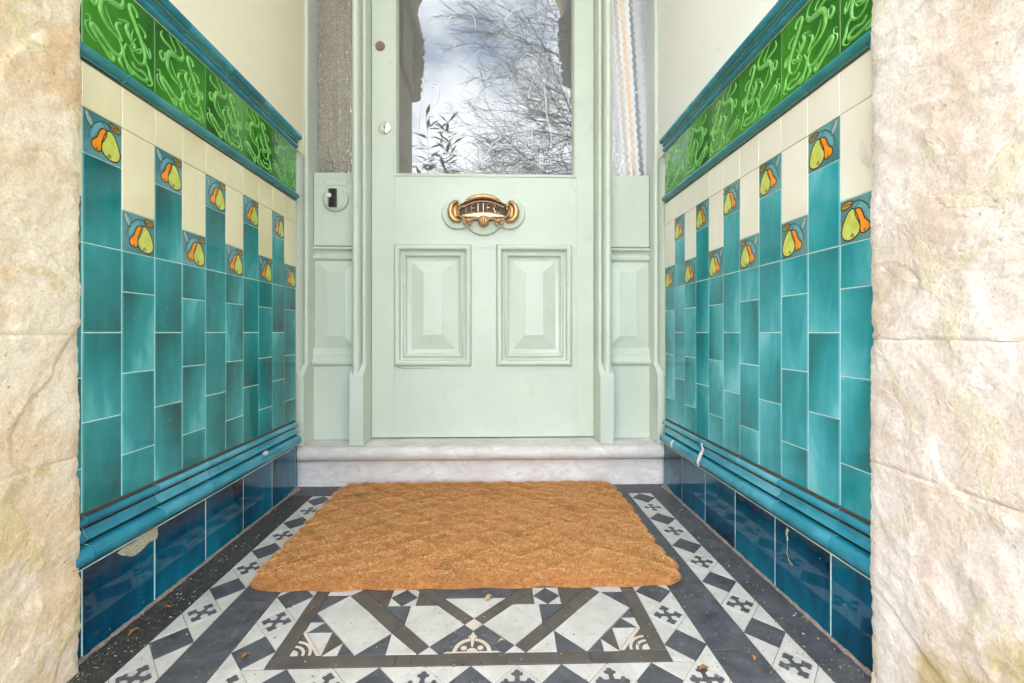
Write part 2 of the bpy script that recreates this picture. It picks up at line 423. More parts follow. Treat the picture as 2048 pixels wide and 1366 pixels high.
class B:
    """collects faces, then becomes one mesh"""
    def __init__(s): s.v = []; s.f = []; s.m = []
    def add(s, verts, faces, mi=0):
        k = len(s.v); s.v += [tuple(x) for x in verts]
        for f in faces: s.f.append([i + k for i in f]); s.m.append(mi)
        return s
    def box(s, x0, x1, y0, y1, z0, z1, mi=0):
        v = [(x, y, z) for z in (z0, z1) for y in (y0, y1) for x in (x0, x1)]
        return s.add(v, [(0, 2, 3, 1), (4, 5, 7, 6), (0, 1, 5, 4), (2, 6, 7, 3), (0, 4, 6, 2), (1, 3, 7, 5)], mi)
    def tube(s, pts, rad, n=8, mi=0, flat=1.0, cap=True):
        pts = [Vector(p) for p in pts]
        if not isinstance(rad, (list, tuple)): rad = [rad] * len(pts)
        up = None; ring = []
        for i, p in enumerate(pts):
            d = (pts[min(i + 1, len(pts) - 1)] - pts[max(i - 1, 0)])
            if d.length < 1e-9: d = Vector((0, 0, 1))
            d.normalize()
            if up is None:
                up = Vector((0, 0, 1)) if abs(d.z) < 0.9 else Vector((1, 0, 0))
            a = d.cross(up)
            if a.length < 1e-6: a = d.orthogonal()
            a.normalize(); b = a.cross(d); up = b
            ring.append([p + (a * math.cos(2 * math.pi * k / n) + b * math.sin(2 * math.pi * k / n) * flat) * rad[i] for k in range(n)])
        v = [q for r in ring for q in r]; f = []
        for i in range(len(ring) - 1):
            for k in range(n):
                f.append((i * n + k, i * n + (k + 1) % n, (i + 1) * n + (k + 1) % n, (i + 1) * n + k))
        if cap:
            f.append(tuple(reversed(range(n)))); f.append(tuple(range((len(ring) - 1) * n, len(ring) * n)))
        return s.add(v, f, mi)
    def ball(s, c, r, mi=0, nu=12, nv=8):
        if not isinstance(r, (tuple, list)): r = (r, r, r)
        v = []; f = []
        for j in range(nv + 1):
            t = math.pi * j / nv
            for i in range(nu):
                p = 2 * math.pi * i / nu
                v.append((c[0] + r[0] * math.sin(t) * math.cos(p), c[1] + r[1] * math.sin(t) * math.sin(p), c[2] + r[2] * math.cos(t)))
        for j in range(nv):
            for i in range(nu):
                f.append((j * nu + i, (j + 1) * nu + i, (j + 1) * nu + (i + 1) % nu, j * nu + (i + 1) % nu))
        return s.add(v, f, mi)
    def mesh(s, name, mats, smooth=None):
        return mesh_from(name, s.v, s.f, mats, s.m, smooth)
def area2(p): return sum(p[i][0] * p[(i + 1) % len(p)][1] - p[(i + 1) % len(p)][0] * p[i][1] for i in range(len(p)))
def inset(poly, d):
    """offset a convex-ish polygon inwards"""
    n = len(poly); out = []
    for i in range(n):
        a, b, c = Vector(poly[i - 1]), Vector(poly[i]), Vector(poly[(i + 1) % n])
        e1 = (b - a).normalized(); e2 = (c - b).normalized()
        n1 = Vector((-e1.y, e1.x)); n2 = Vector((-e2.y, e2.x))
        k = n1 + n2; q = 1 + n1.dot(n2)
        if q < 0.12: q = 0.12
        out.append(tuple(b + k * (d / q)))
    return out
def prism(poly, thick, gap=0.0, ch=0.0006, top=0.0, mi=0, bb=None):
    """polygon in XY, extruded down from z=top, with a chamfered upper edge"""
    if area2(poly) < 0: poly = poly[::-1]
    p0 = inset(poly, gap) if gap else list(poly)
    p1 = inset(p0, ch); n = len(p0)
    v = [(x, y, top - thick) for x, y in p0] + [(x, y, top - ch * 0.9) for x, y in p0] + [(x, y, top) for x, y in p1]
    f = []
    for r in (0, 1):
        for i in range(n):
            j = (i + 1) % n
            f.append((r * n + i, r * n + j, (r + 1) * n + j, (r + 1) * n + i))
    f.append(tuple(range(2 * n, 3 * n)))
    b = bb or B()
    return b.add(v, f, mi)
def rect(w_, h_): return [(-w_ / 2, -h_ / 2), (w_ / 2, -h_ / 2), (w_ / 2, h_ / 2), (-w_ / 2, h_ / 2)]
def spline(pts, n=6):
    """Catmull-Rom"""
    P = [Vector(p) for p in pts]; out = []
    for i in range(len(P) - 1):
        a, b, c, d = P[max(i - 1, 0)], P[i], P[i + 1], P[min(i + 2, len(P) - 1)]
        for k in range(n):
            t = k / n
            out.append(0.5 * ((2 * b) + (c - a) * t + (2 * a - 5 * b + 4 * c - d) * t * t + (3 * b - a - 3 * c + d) * t ** 3))
    out.append(P[-1])
    return out
def closed_spline(pts, n=4):
    P = [Vector(p) for p in pts]; m = len(P); out = []
    for i in range(m):
        a, b, c, d = P[i - 1], P[i], P[(i + 1) % m], P[(i + 2) % m]
        for k in range(n):
            t = k / n
            out.append(0.5 * ((2 * b) + (c - a) * t + (2 * a - 5 * b + 4 * c - d) * t * t + (3 * b - a - 3 * c + d) * t ** 3))
    return out
def ribbon(b, pts, w0, h0, z=0.0, mi=0, taper=(0.35, 1.0, 0.35), nseg=5):
    """raised stroke on a tile face: half-elliptic section along a 2D path"""
    n = len(pts); rows = []
    for i, p in enumerate(pts):
        d = (Vector(pts[min(i + 1, n - 1)]) - Vector(pts[max(i - 1, 0)]))
        d = d.normalized() if d.length > 1e-9 else Vector((1, 0))
        nr = Vector((-d.y, d.x)); t = i / max(1, n - 1)
        k = taper[0] + (taper[1] - taper[0]) * min(1, t * 2) if t < 0.5 else taper[1] + (taper[2] - taper[1]) * (t * 2 - 1)
        rows.append([(p[0] + nr.x * w0 * k * math.cos(a), p[1] + nr.y * w0 * k * math.cos(a), z + h0 * (0.4 + 0.6 * k) * math.sin(a) - 0.0002) for a in [math.pi * q / (nseg - 1) for q in range(nseg)]])
    v = [q for r in rows for q in r]
    f = [(i * nseg + k, i * nseg + k + 1, (i + 1) * nseg + k + 1, (i + 1) * nseg + k) for i in range(n - 1) for k in range(nseg - 1)]
    b.add(v, f, mi)
def flat_poly(b, pts, z, mi=0):
    if area2(pts) < 0: pts = pts[::-1]
    b.add([(p[0], p[1], z) for p in pts], [tuple(range(len(pts)))], mi)

# ------------------------------------------------------------------ layout numbers (metres; door wall is +Y)
XL, XR = -0.700, 0.612           # glazed faces of the side walls
Y_END = 1.530                    # tiling stops at the door frame
PY, PZ = 0.0779, 0.0770          # tile pitch along / up the wall
Y0 = 0.747                       # first full column
ZA = 0.710                       # foot of the lower pears
STEP_Z = 0.148

# ------------------------------------------------------------------ house round the porch
gnd = B().box(-40, 40, -60, -0.20, -0.30, -0.02).mesh('ground', ['grass'])
add('ground', gnd, kind='structure')
pth = B().box(-0.75, 0.68, -9.0, -0.20, -0.20, -0.008).mesh('path', ['path_stone'])
add('garden_path', pth, kind='structure')
house = thing('house', 'stone house front around the porch opening', 'house', (0, 2, 0))
hb = B()
hb.box(-4.0, -0.745, -0.12, 4.0, -0.3, 6.0); hb.box(0.665, 4.0, -0.12, 4.0, -0.3, 6.0)
hb.box(-0.745, 0.665, -0.12, 4.0, 3.95, 6.0); hb.box(-0.745, 0.665, 3.9, 4.0, -0.3, 3.95)
add('wall', hb.mesh('house_wall', ['facade_stone']), house, (0, -2, 0))
hl = B()
hl.box(-0.745, -0.735, 1.70, 3.9, 0, 3.95); hl.box(0.655, 0.665, 1.70, 3.9, 0, 3.95)
hl.box(-0.735, 0.655, 3.85, 3.9, 0, 3.95); hl.box(-0.735, 0.655, 1.72, 3.85, 3.90, 3.95)
hl.box(-0.735, 0.655, 1.72, 3.85, 0.0, 0.14)
add('hall_lining', hl.mesh('hall', ['hall_paint']), house, (0, -2, 0))
ce = B().box(-0.745, 0.665, -0.12, 1.70, 3.90, 3.949)
add('porch_ceiling', ce.mesh('porch_ceiling', ['white_plaster']), house, (0, -2, 0))

# ------------------------------------------------------------------ floor
floor = thing('porch_floor', None, None, (0, 1, 0), kind='structure')
add('mortar_bed', B().box(-0.745, 0.665, -0.20, 1.64, -0.06, -0.0022).mesh('bed', ['floor_bed']), floor, (0, -1, 0))
FT = {}
def floor_piece(poly, mat, name='tile', key=None):
    cx = sum(p[0] for p in poly) / len(poly); cy = sum(p[1] for p in poly) / len(poly)
    loc = [(p[0] - cx, p[1] - cy) for p in poly]
    k = (mat, tuple((round(a, 4), round(b, 4)) for a, b in loc))
    if k not in FT: FT[k] = prism(loc, 0.008, 0.00045, 0.0006).mesh('floor_' + mat, [mat])
    o = add(name, FT[k], floor, (cx, cy - 1, random.uniform(-0.0003, 0.0003)))
    o.rotation_euler = (random.uniform(-0.004, 0.004), random.uniform(-0.004, 0.004), 0)
    return o
# dark cross let into the cream square: four arms with lobed ends
def cross_mesh():
    out = []
    arm = [(.0042, .0050), (.0036, .0125), (.0056, .0150), (.0090, .0158), (.0100, .0193), (.0082, .0222), (.0056, .0216), (.0048, .0246), (.0024, .0274), (0.0, .0278)]
    half = arm + [(-x, y) for x, y in arm[-2::-1]]
    out2 = []
    for q in range(4):
        t = q * math.pi / 2
        for x, y in half[:-1]:
            out2.append((x * math.cos(t) - y * math.sin(t), x * math.sin(t) + y * math.cos(t)))
    tri = tessellate_polygon([[Vector((x, y, 0)) for x, y in out2]])
    fs = []
    for t in tri:
        p, q, r_ = (Vector(out2[i]) for i in t)
        fs.append(tuple(t) if (q - p).cross(r_ - p) > 0 else tuple(reversed(t)))
    return mesh_from('cross', [(x, y, .0004) for x, y in out2], fs, ['black_tile'])
CROSS = cross_mesh()
def cross_tile(cx, cy, hx, hy, turn=0.0):
    o = floor_piece([(cx - hx, cy), (cx, cy - hy), (cx + hx, cy), (cx, cy + hy)], 'white_tile', 'cross_tile')
    c = add('cross_inlay', CROSS, o)
def chain_y(xc, ytop, n, pitch, hw, first, lo_tri=True):
    """diamonds end to end along Y with white triangles between"""
    h = pitch / 2; kind = first
    for i in range(n):
        c = ytop - h - i * pitch
        if kind == 'black': floor_piece([(xc - hw, c), (xc, c - h), (xc + hw, c), (xc, c + h)], 'black_tile')
        else: cross_tile(xc, c, hw, h)
        kind = 'cross' if kind == 'black' else 'black'
        for s in (-1, 1):
            if i == 0: floor_piece([(xc, c + h), (xc + s * hw, c), (xc + s * hw, c + h)], 'white_tile')
            if i < n - 1: floor_piece([(xc, c - h), (xc + s * hw, c), (xc + s * hw, c - pitch)], 'white_tile')
YB = 1.475
PA = 0.0811
AL0, AL1, AR0, AR1 = -0.6195, -0.5405, 0.4620, 0.5410
chain_y((AL0 + AL1) / 2, YB, 12, PA, 0.0395, 'black')
chain_y((AR0 + AR1) / 2, YB, 12, PA, 0.0395, 'black')
# wall borders, back border, dark bands
def strip_y(x0, x1, ys, mats):
    for i in range(len(ys) - 1):
        floor_piece([(x0, ys[i]), (x1, ys[i]), (x1, ys[i + 1]), (x0, ys[i + 1])], mats if isinstance(mats, str) else random.choice(mats))
yb = [YB - 0.1635 * k for k in range(0, 10)]
strip_y(-0.7045, AL0, yb, 'dirty_black_tile')
strip_y(AR1, 0.6165, yb, 'black_tile')
xs = [-0.74, -0.6195, -0.46, -0.30, -0.14, 0.02, 0.18, 0.34, 0.4640, 0.655]
for i in range(len(xs) - 1):
    floor_piece([(xs[i], YB), (xs[i + 1], YB), (xs[i + 1], 1.60), (xs[i], 1.60)], 'black_tile')
yd = [1.475, 1.375, 1.218, 1.059, 0.900, 0.743, 0.586, 0.43]
BL0, BL1, BR0, BR1 = -0.4580, -0.3815, 0.3020, 0.3785
strip_y(AL1, BL0, yd, 'black_tile')
strip_y(BR1, AR0, yd, 'black_tile')
# inner ring of diamonds: sides and front
HB = 0.0382
def ring_side(xc):
    c0 = 0.680; p = 0.0785
    for i in range(4):
        c = c0 + i * p
        if i % 2: floor_piece([(xc - HB, c), (xc, c - p / 2), (xc + HB, c), (xc, c + p / 2)], 'black_tile')
        else: cross_tile(xc, c, HB, p / 2)
        for s in (-1, 1):
            if i > 0 or (s < 0) == (xc < 0):
                floor_piece([(xc, c + p / 2), (xc + s * HB, c), (xc + s * HB, c + p)] if i < 3 else [(xc, c + p / 2), (xc + s * HB, c), (xc + s * HB, c + p / 2)], 'white_tile')
ring_side((BL0 + BL1) / 2); ring_side((BR0 + BR1) / 2)
xa = (BL0 + BL1) / 2; PX = ((BR0 + BR1) / 2 - xa) / 10
for i in range(1, 10):
    c = xa + i * PX
    if i % 2: floor_piece([(c - PX / 2, 0.680), (c, 0.6415), (c + PX / 2, 0.680), (c, 0.7185)], 'black_tile')
    else: cross_tile(c, 0.680, PX / 2, 0.0385)
for i in range(0, 10):
    c = xa + (i + 0.5) * PX
    floor_piece([(c, 0.680), (c - PX / 2, 0.7185), (c + PX / 2, 0.7185)], 'white_tile')
    floor_piece([(c, 0.680), (c + PX / 2, 0.6415), (c - PX / 2, 0.6415)], 'white_tile')
for s, xc in ((-1, xa), (1, xa + 10 * PX)):
    floor_piece([(xc + s * HB, 0.680), (xc, 0.6415), (xc + s * HB, 0.6415)], 'white_tile')
    floor_piece([(xc - s * HB, 0.7185 + 0.0015), (xc, 0.7195), (xc - s * HB, 0.7585)], 'white_tile')
# everything nearer the street than the front ring
for j, (y0_, y1_) in enumerate(((0.586, 0.6412), (0.43, 0.586))):
    for k in range(5):
        x0_ = BL0 + k * (BR1 - BL0) / 5; x1_ = BL0 + (k + 1) * (BR1 - BL0) / 5
        floor_piece([(x0_, y0_), (x1_, y0_), (x1_, y1_), (x0_, y1_)], 'black_tile')
for k in range(9):
    for j in range(4):
        x0_ = -0.745 + k * 0.1567; y0_ = -0.20 + j * 0.1575
        if y0_ + 0.1575 <= 0.4305:
            floor_piece([(x0_, y0_), (x0_ + 0.1567, y0_), (x0_ + 0.1567, y0_ + 0.1575), (x0_, y0_ + 0.1575)], 'black_tile' if (k + j) % 2 else 'white_tile')
# brown frame round the star panel
FX0, FX1, FY0, FY1 = BL1, BR0, 0.7195, 0.7457
IX0, IX1 = -0.3535, 0.2735
CX = (IX0 + IX1) / 2
for x0_, x1_ in ((FX0, -0.168), (-0.168, 0.02), (0.02, 0.165), (0.165, FX1)):
    floor_piece([(x0_, FY0), (x1_, FY0), (x1_, FY1), (x0_, FY1)], 'brown_tile')
for (x0_, x1_) in ((FX0, IX0), (IX1, FX1)):
    for y0_, y1_ in ((FY1, 0.920), (0.920, 1.06)):
        floor_piece([(x0_, y0_), (x1_, y0_), (x1_, y1_), (x0_, y1_)], 'brown_tile')
# star panel, one half given as (s, t): s sideways from the middle, t away from the frame
HALF = [
    ('black_tile', [(.0175, .0745), (0, .057), (.057, 0), (.0755, .0185)]),
    ('white_tile', [(.0755, .0185), (.057, 0), (.094, 0)]),
    ('brown_tile', [(.0755, .0185), (.094, 0), (.1508, .0545), (.1315, .0765)]),
    ('brown_tile', [(.1315, .0765), (.1508, .0545), (.2033, .109), (.1850, .131)]),
    ('brown_tile', [(.1850, .131), (.2033, .109), (.2654, .1705), (.2440, .1905)]),
    ('white_tile', [(.0175, .0745), (.0755, .0185), (.1315, .0765), (.0755, .1325)]),
    ('white_tile', [(.0755, .1325), (.1315, .0765), (.1305, .1325)]),
    ('black_tile', [(.1315, .0765), (.1850, .131), (.1850, .1325), (.1305, .1325)]),
    ('brown_tile', [(.0175, .0745), (.0755, .1325), (.1335, .1905), (.099, .1905), (0, .092)]),
    ('brown_tile', [(.0755, .1325), (.121, .1325), (.121, .178)]),
    ('white_tile', [(.121, .1325), (.149, .1325), (.121, .1605)]),
    ('white_tile', [(.177, .1325), (.149, .1325), (.177, .1605)]),
    ('black_tile', [(.149, .1325), (.177, .1605), (.149, .1885), (.121, .1605)]),
    ('white_tile', [(.121, .1605), (.149, .1885), (.121, .1885)]),
    ('white_tile', [(.177, .1605), (.177, .1885), (.149, .1885)]),
    ('brown_tile', [(.177, .1325), (.1850, .1325), (.2420, .1890), (.177, .1885)]),
    ('white_tile', [(.094, 0), (.1488, 0), (.1508, .0545)]),
    ('black_tile', [(.1488, 0), (.2016, 0), (.1508, .0545)]),
    ('white_tile', [(.1508, .0545), (.2016, 0), (.2560, .0585), (.2033, .109)]),
    ('white_tile', [(.2033, .109), (.2560, .0585), (.3125, .116), (.2654, .1705)]),
    ('black_tile', [(.2016, 0), (.231, 0), (.232, .0315)]),
    ('white_tile', [(.231, 0), (.2586, 0), (.232, .0315)]),
    ('brown_tile', [(.232, .0315), (.2586, 0), (.2605, .059)]),
    ('white_tile', [(.2605, .059), (.2586, 0), (.308, .059)]),
    ('black_tile', [(.2605, .059), (.308, .059), (.2856, .0870)]),
    ('white_tile', [(.2856, .0870), (.308, .059), (.3130, .0640), (.3130, .0870)]),
    ('black_tile', [(.2856, .0870), (.3130, .0870), (.3130, .1150)]),
    ('black_tile', [(.2654, .1705), (.3130, .116), (.3130, .1705)]),
    ('white_tile', [(.2654, .1705), (.3130, .1705), (.3130, .1905), (.2440, .1905)]),
]
for mt, pl in HALF:
    for s in (-1, 1):
        floor_piece([(CX + s * a, FY1 + b) for a, b in pl], mt)
floor_piece([(CX, FY1 + .057), (CX + .0175, FY1 + .0745), (CX, FY1 + .092), (CX - .0175, FY1 + .0745)], 'buff_tile')
floor_piece([(CX, FY1 + .092), (CX + .063, FY1 + .155), (CX - .063, FY1 + .155)], 'white_tile')
floor_piece([(CX - .063, FY1 + .155), (CX + .063, FY1 + .155), (CX + .099, FY1 + .1905), (CX - .099, FY1 + .1905)], 'black_tile')
# printed half-tiles: the fan in front and the ring corners
def inlay(o, rings, mat='buff_tile'):
    b = B()
    for p in rings:
        bm = bmesh.new(); f = bm.faces.new([bm.verts.new((x, y, 0.0004)) for x, y in p]); bmesh.ops.triangulate(bm, faces=[f])
        for f in bm.faces:
            if f.normal.z < 0: f.normal_flip()
        bm.verts.index_update()
        b.add([v.co[:] for v in bm.verts], [[v.index for v in f.verts] for f in bm.faces]); bm.free()
    add('printed_inlay', b.mesh('inlay', [mat]), o)
def arc(c, r, a0, a1, n=14): return [(c[0] + r * math.cos(R(a0 + (a1 - a0) * k / n)), c[1] + r * math.sin(R(a0 + (a1 - a0) * k / n))) for k in range(n + 1)]
fan = floor_piece([(CX - .057, FY1), (CX + .057, FY1), (CX, FY1 + .057)], 'brown_tile', 'fan_tile')
oy = -.019
inlay(fan, [arc((0, oy + .002), .034, 3, 82) + arc((0, oy + .002), .027, 80, 3), arc((0, oy + .002), .034, 98, 177) + arc((0, oy + .002), .027, 177, 100),
            arc((0, oy + .002), .010, 0, 180), arc((.0145, oy + .012), .0055, 0, 345), arc((-.0145, oy + .012), .0055, 0, 345),
            [(-.0015, oy + .014), (.0015, oy + .014), (.004, oy + .036), (.009, oy + .040), (.004, oy + .044), (0, oy + .053), (-.004, oy + .044), (-.009, oy + .040), (-.004, oy + .036)],
            [(-.050, oy + .0005), (.050, oy + .0005), (.044, oy + .004), (-.044, oy + .004)]])
for s in (-1, 1):
    o = floor_piece([(CX + s * .2586, FY1), (CX + s * .3130, FY1), (CX + s * .3130, FY1 + .0640)], 'brown_tile', 'ring_tile')
    c = (s * (.3130 - .2949), -.0213)
    def sw(a): return a if s > 0 else 180 - a
    rr = []
    for ro, ri in ((.036, .031), (.025, .020), (.014, .002)):
        rr.append(arc(c, ro, sw(92), sw(178)) + arc(c, ri, sw(178), sw(92)))
    rr.append([(c[0] - s * .0535, c[1]), (c[0] - s * .046, c[1]), (c[0], c[1] + .055), (c[0], c[1] + .0635)])
    inlay(o, rr)
# plain dark tiles under the mat
for k in range(4):
    for j in range(3):
        x0_ = IX0 + k * (IX1 - IX0) / 4; x1_ = x0_ + (IX1 - IX0) / 4; y0_ = FY1 + .1905 + j * 0.179; y1_ = y0_ + 0.179
        floor_piece([(x0_, y0_), (x1_, y0_), (x1_, y1_), (x0_, y1_)], 'black_tile')
for (x0_, x1_) in ((BL0, FX0), (FX1, BR1)):
    for y0_, y1_ in ((0.9548, 1.12), (1.12, 1.30), (1.30, 1.4749)):
        floor_piece([(x0_, y0_), (x1_, y0_), (x1_, y1_), (x0_, y1_)], 'black_tile')
for (x0_, x1_) in ((FX0, IX0), (IX1, FX1)):
    for y0_, y1_ in ((1.06, 1.27), (1.27, 1.4749)):
        floor_piece([(x0_, y0_), (x1_, y0_), (x1_, y1_), (x0_, y1_)], 'brown_tile')

# ------------------------------------------------------------------ tiled side walls
def vine_mesh(mirror):
    b = B(); T = 0.154
    st = [
        ([(.36, .98), (.47, .93), (.52, .84), (.47, .76), (.36, .74), (.26, .72), (.21, .63), (.22, .50), (.31, .41), (.45, .37)], .040, .0042, (.3, 1.15, .45)),
        ([(.12, .93), (.10, .86), (.16, .82), (.26, .80), (.34, .77)], .026, .003, (.6, 1, .6)),
        ([(.24, .98), (.30, .90), (.36, .84), (.37, .79)], .018, .0026, (.25, 1, .8)),
        ([(.45, .37), (.50, .28), (.50, .20), (.43, .15), (.32, .18), (.20, .26), (.12, .30), (.10, .25), (.17, .18), (.28, .10), (.36, .04), (.38, .09), (.32, .13)], .026, .0036, (.7, 1.1, .8)),
        ([(.02, .34), (.07, .37), (.08, .31), (.03, .27), (.04, .20), (.11, .14), (.16, .13)], .014, .0022, (.6, 1, .6)),
        ([(.49, .57), (.43, .53), (.42, .47), (.46, .42), (.50, .36)], .024, .0034, (.5, 1, .5)),
        ([(.43, .58), (.50, .61), (.58, .64), (.56, .56), (.61, .48), (.68, .42), (.66, .36), (.60, .39)], .028, .0036, (.5, 1.1, .6)),
        ([(.60, .38), (.68, .28), (.76, .25), (.83, .30), (.84, .42), (.78, .55), (.70, .68), (.63, .78), (.60, .86), (.64, .90), (.71, .86), (.72, .80)], .026, .0038, (.4, 1.2, .8)),
        ([(.72, .74), (.80, .72), (.85, .67), (.83, .62)], .022, .0028, (.5, 1, .7)),
        ([(.78, .58), (.86, .51), (.92, .42), (.93, .48), (.90, .54)], .020, .003, (.6, 1, .4)),
        ([(.82, .34), (.90, .26), (.93, .15), (.97, .09)], .022, .0028, (.7, 1, .2)),
        ([(.66, .36), (.72, .40), (.78, .44), (.76, .38), (.68, .36)], .020, .0028, (.5, 1, .5)),
        ([(.62, .37), (.66, .46), (.71, .54)], .014, .0024, (.4, 1, .2)),
        ([(.56, .37), (.52, .27), (.54, .16), (.62, .10), (.74, .07), (.84, .08), (.88, .13), (.80, .17), (.70, .15), (.64, .20)], .022, .0034, (.5, 1.1, .7)),
        ([(.50, .22), (.46, .12), (.50, .06), (.56, .03)], .026, .003, (.8, 1, .3)),
        ([(.56, .16), (.58, .08), (.64, .04), (.66, .08)], .020, .003, (.8, 1, .5)),
        ([(.84, .08), (.90, .05), (.96, .10), (.94, .18), (.90, .22)], .014, .0022, (.6, 1, .5)),
        ([(.12, .66), (.08, .60), (.12, .54), (.17, .58), (.16, .66)], .026, .0032, (.6, 1, .6)),
        ([(.27, .62), (.32, .52), (.40, .42)], .011, .002, (.3, 1, .4)),
        ([(.34, .66), (.37, .56), (.42, .46)], .010, .002, (.3, 1, .4)),
        ([(.42, .68), (.41, .62), (.43, .56)], .010, .002, (.3, 1, .4)),
        ([(.66, .62), (.64, .54), (.65, .46)], .011, .002, (.3, 1, .4)),
    ]
    k = -1 if mirror else 1
    for pts, wd, ht, tp in st:
        if wd < .0105: continue
        if wd > .0215: wd *= 1.22
        p = [Vector((k * (a - .5) * T, (c - .5) * T)) for a, c in pts]
        sp_ = spline(p, 4)
        ribbon(b, sp_, wd * T * 0.74 + .0002, ht * 0.75, 0.0, 0, tp)
        if wd > .03: ribbon(b, sp_, wd * T * 0.36, ht * 0.16, ht * .50, 1, tp, 4)
    # the dark throat of the flower stays tile-coloured; outline ridges on its rim
    return b.mesh('vine', ['relief_glaze', 'relief_body'], 60)
def pear_mesh(mirror):
    T = 0.0755; k = -1 if mirror else 1
    def q(pts): return [Vector((k * (a - .5) * T, (c - .5) * T)) for a, c in pts]
    names = ['pear_yellow', 'pear_orange', 'pear_brown', 'pear_leaf', 'pear_calyx', 'pear_line', 'stem_line']
    b = B()
    yel = [(.63, .75), (.76, .71), (.85, .58), (.93, .40), (.955, .23), (.89, .10), (.74, .05), (.59, .09), (.48, .18), (.445, .34), (.51, .56)]
    org = [(.46, .72), (.555, .725), (.585, .64), (.53, .50), (.455, .36), (.44, .20), (.38, .15), (.28, .17), (.205, .23), (.205, .34), (.33, .47), (.39, .62)]
    leafb = [(.64, .90), (.70, .945), (.80, .94), (.93, .90), (.965, .83), (.91, .78), (.80, .79), (.69, .83)]
    leafw = [(.035, .98), (.13, .93), (.215, .80), (.225, .64), (.13, .70), (.055, .82)]
    cal = [(.20, .60), (.27, .73), (.40, .84), (.52, .86), (.62, .80), (.60, .76), (.46, .74), (.37, .66), (.28, .50), (.19, .40)]
    def fill(pts, z, mi):
        c = closed_spline(q(pts), 3); c3 = [Vector((p.x, p.y, 0)) for p in c]
        tri = tessellate_polygon([c3])
        fs = []
        for t in tri:
            a, d, e = (c3[i] for i in t)
            fs.append(tuple(t) if (d - a).cross(e - a).z > 0 else tuple(reversed(t)))
        b.add([(p.x, p.y, z) for p in c], fs, mi)
    fill(cal, .0002, 4); fill(yel, .0004, 0); fill(org, .00055, 1); fill(leafb, .0004, 2); fill(leafw, .0004, 3)
    def line(pts, wd, mi, z=.0006, closed=True):
        p = closed_spline(q(pts), 3) if closed else spline(q(pts), 4)
        if closed: p = p + [p[0]]
        ribbon(b, p, wd, .0006, z, mi, (1, 1, 1), 4)
    line(yel, .0013, 5); line(org, .0013, 5); line(leafb, .0011, 5); line(leafw, .0009, 6)
    line([(.10, .36), (.12, .50), (.20, .66), (.32, .80), (.48, .90), (.62, .90), (.72, .86)], .0011, 6, closed=False)
    line([(.46, .86), (.54, .80), (.60, .74)], .0009, 6, closed=False)
    line([(.10, .90), (.16, .80), (.19, .70)], .0005, 6, closed=False)
    line([(.70, .88), (.80, .87), (.88, .86)], .0008, 5, closed=False)
    line([(.64, .19), (.70, .14), (.62, .12), (.66, .20)], .0007, 5, closed=False)
    line([(.30, .24), (.36, .20), (.31, .19)], .0008, 5, closed=False)
    return b.mesh('pear', names)
WT = {}
def wall_tile_mesh(mat, wd, ht, gap, ch=0.0009):
    k = (mat, round(wd, 4), round(ht, 4), gap)
    if k not in WT:
        WT[k] = prism(rect(wd - gap, ht - gap), 0.007, 0, ch).mesh('wall_' + mat, [mat])
    return WT[k]
def loft_rail(prof, length, mats, fm):
    """profile of (out, up) along local X; closed ends"""
    b = B(); n = len(prof)
    v = [(x, z, o) for x in (-length / 2, length / 2) for o, z in prof]   # local: x along, y up, z out
    for i in range(n - 1):
        b.add([v[i], v[n + i], v[n + i + 1], v[i + 1]], [(0, 3, 2, 1)], fm[i] if fm else 0)
    b.add(v[:n], [tuple(range(n))], 0); b.add(v[n:], [tuple(reversed(range(n)))], 0)
    me = b.mesh('rail', mats)
    bm = bmesh.new(); bm.from_mesh(me); bmesh.ops.remove_doubles(bm, verts=bm.verts, dist=1e-6)
    bmesh.ops.recalc_face_normals(bm, faces=bm.faces)
    for f in bm.faces: f.smooth = True
    bm.to_mesh(me); bm.free(); me.set_sharp_from_angle(angle=R(38))
    return me
def bead(c_out, c_up, r_, a0, a1, n=7):
    return [(c_out + r_ * math.cos(R(a0 + (a1 - a0) * k / n)), c_up + r_ * math.sin(R(a0 + (a1 - a0) * k / n))) for k in range(n + 1)]
# (out from wall, height above rail foot)
P_CAP = [(-.006, 0), (.001, 0)] + bead(.0025, .0080, .0062, -88, 88, 7) + [(-.0005, .0152), (-.0005, .0180)] + bead(.0050, .0222, .0034, -120, 120, 6) + [(.0012, .0262), (.0012, .0292)] + bead(.0095, .0400, .0112, -125, 105, 10) + [(-.006, .0515)]
P_DADO = [(-.006, 0), (.001, 0), (.002, .0035)] + bead(.002, .013, .0095, -75, 78, 8) + [(.002, .0235), (-.006, .0235)]
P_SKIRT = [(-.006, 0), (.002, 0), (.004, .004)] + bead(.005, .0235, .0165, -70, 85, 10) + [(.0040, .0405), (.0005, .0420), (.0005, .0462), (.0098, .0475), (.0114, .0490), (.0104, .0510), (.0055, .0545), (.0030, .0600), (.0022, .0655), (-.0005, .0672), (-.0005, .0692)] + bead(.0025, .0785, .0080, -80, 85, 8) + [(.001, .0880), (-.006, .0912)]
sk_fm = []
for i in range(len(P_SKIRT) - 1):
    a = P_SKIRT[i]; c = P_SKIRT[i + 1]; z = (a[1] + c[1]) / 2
    sk_fm.append(1 if (z < .0045 or .0404 < z < .0465 or .0660 < z < .0694 or z > .0870) else 0)  # grooves, foot and top edge of the rail are coloured black
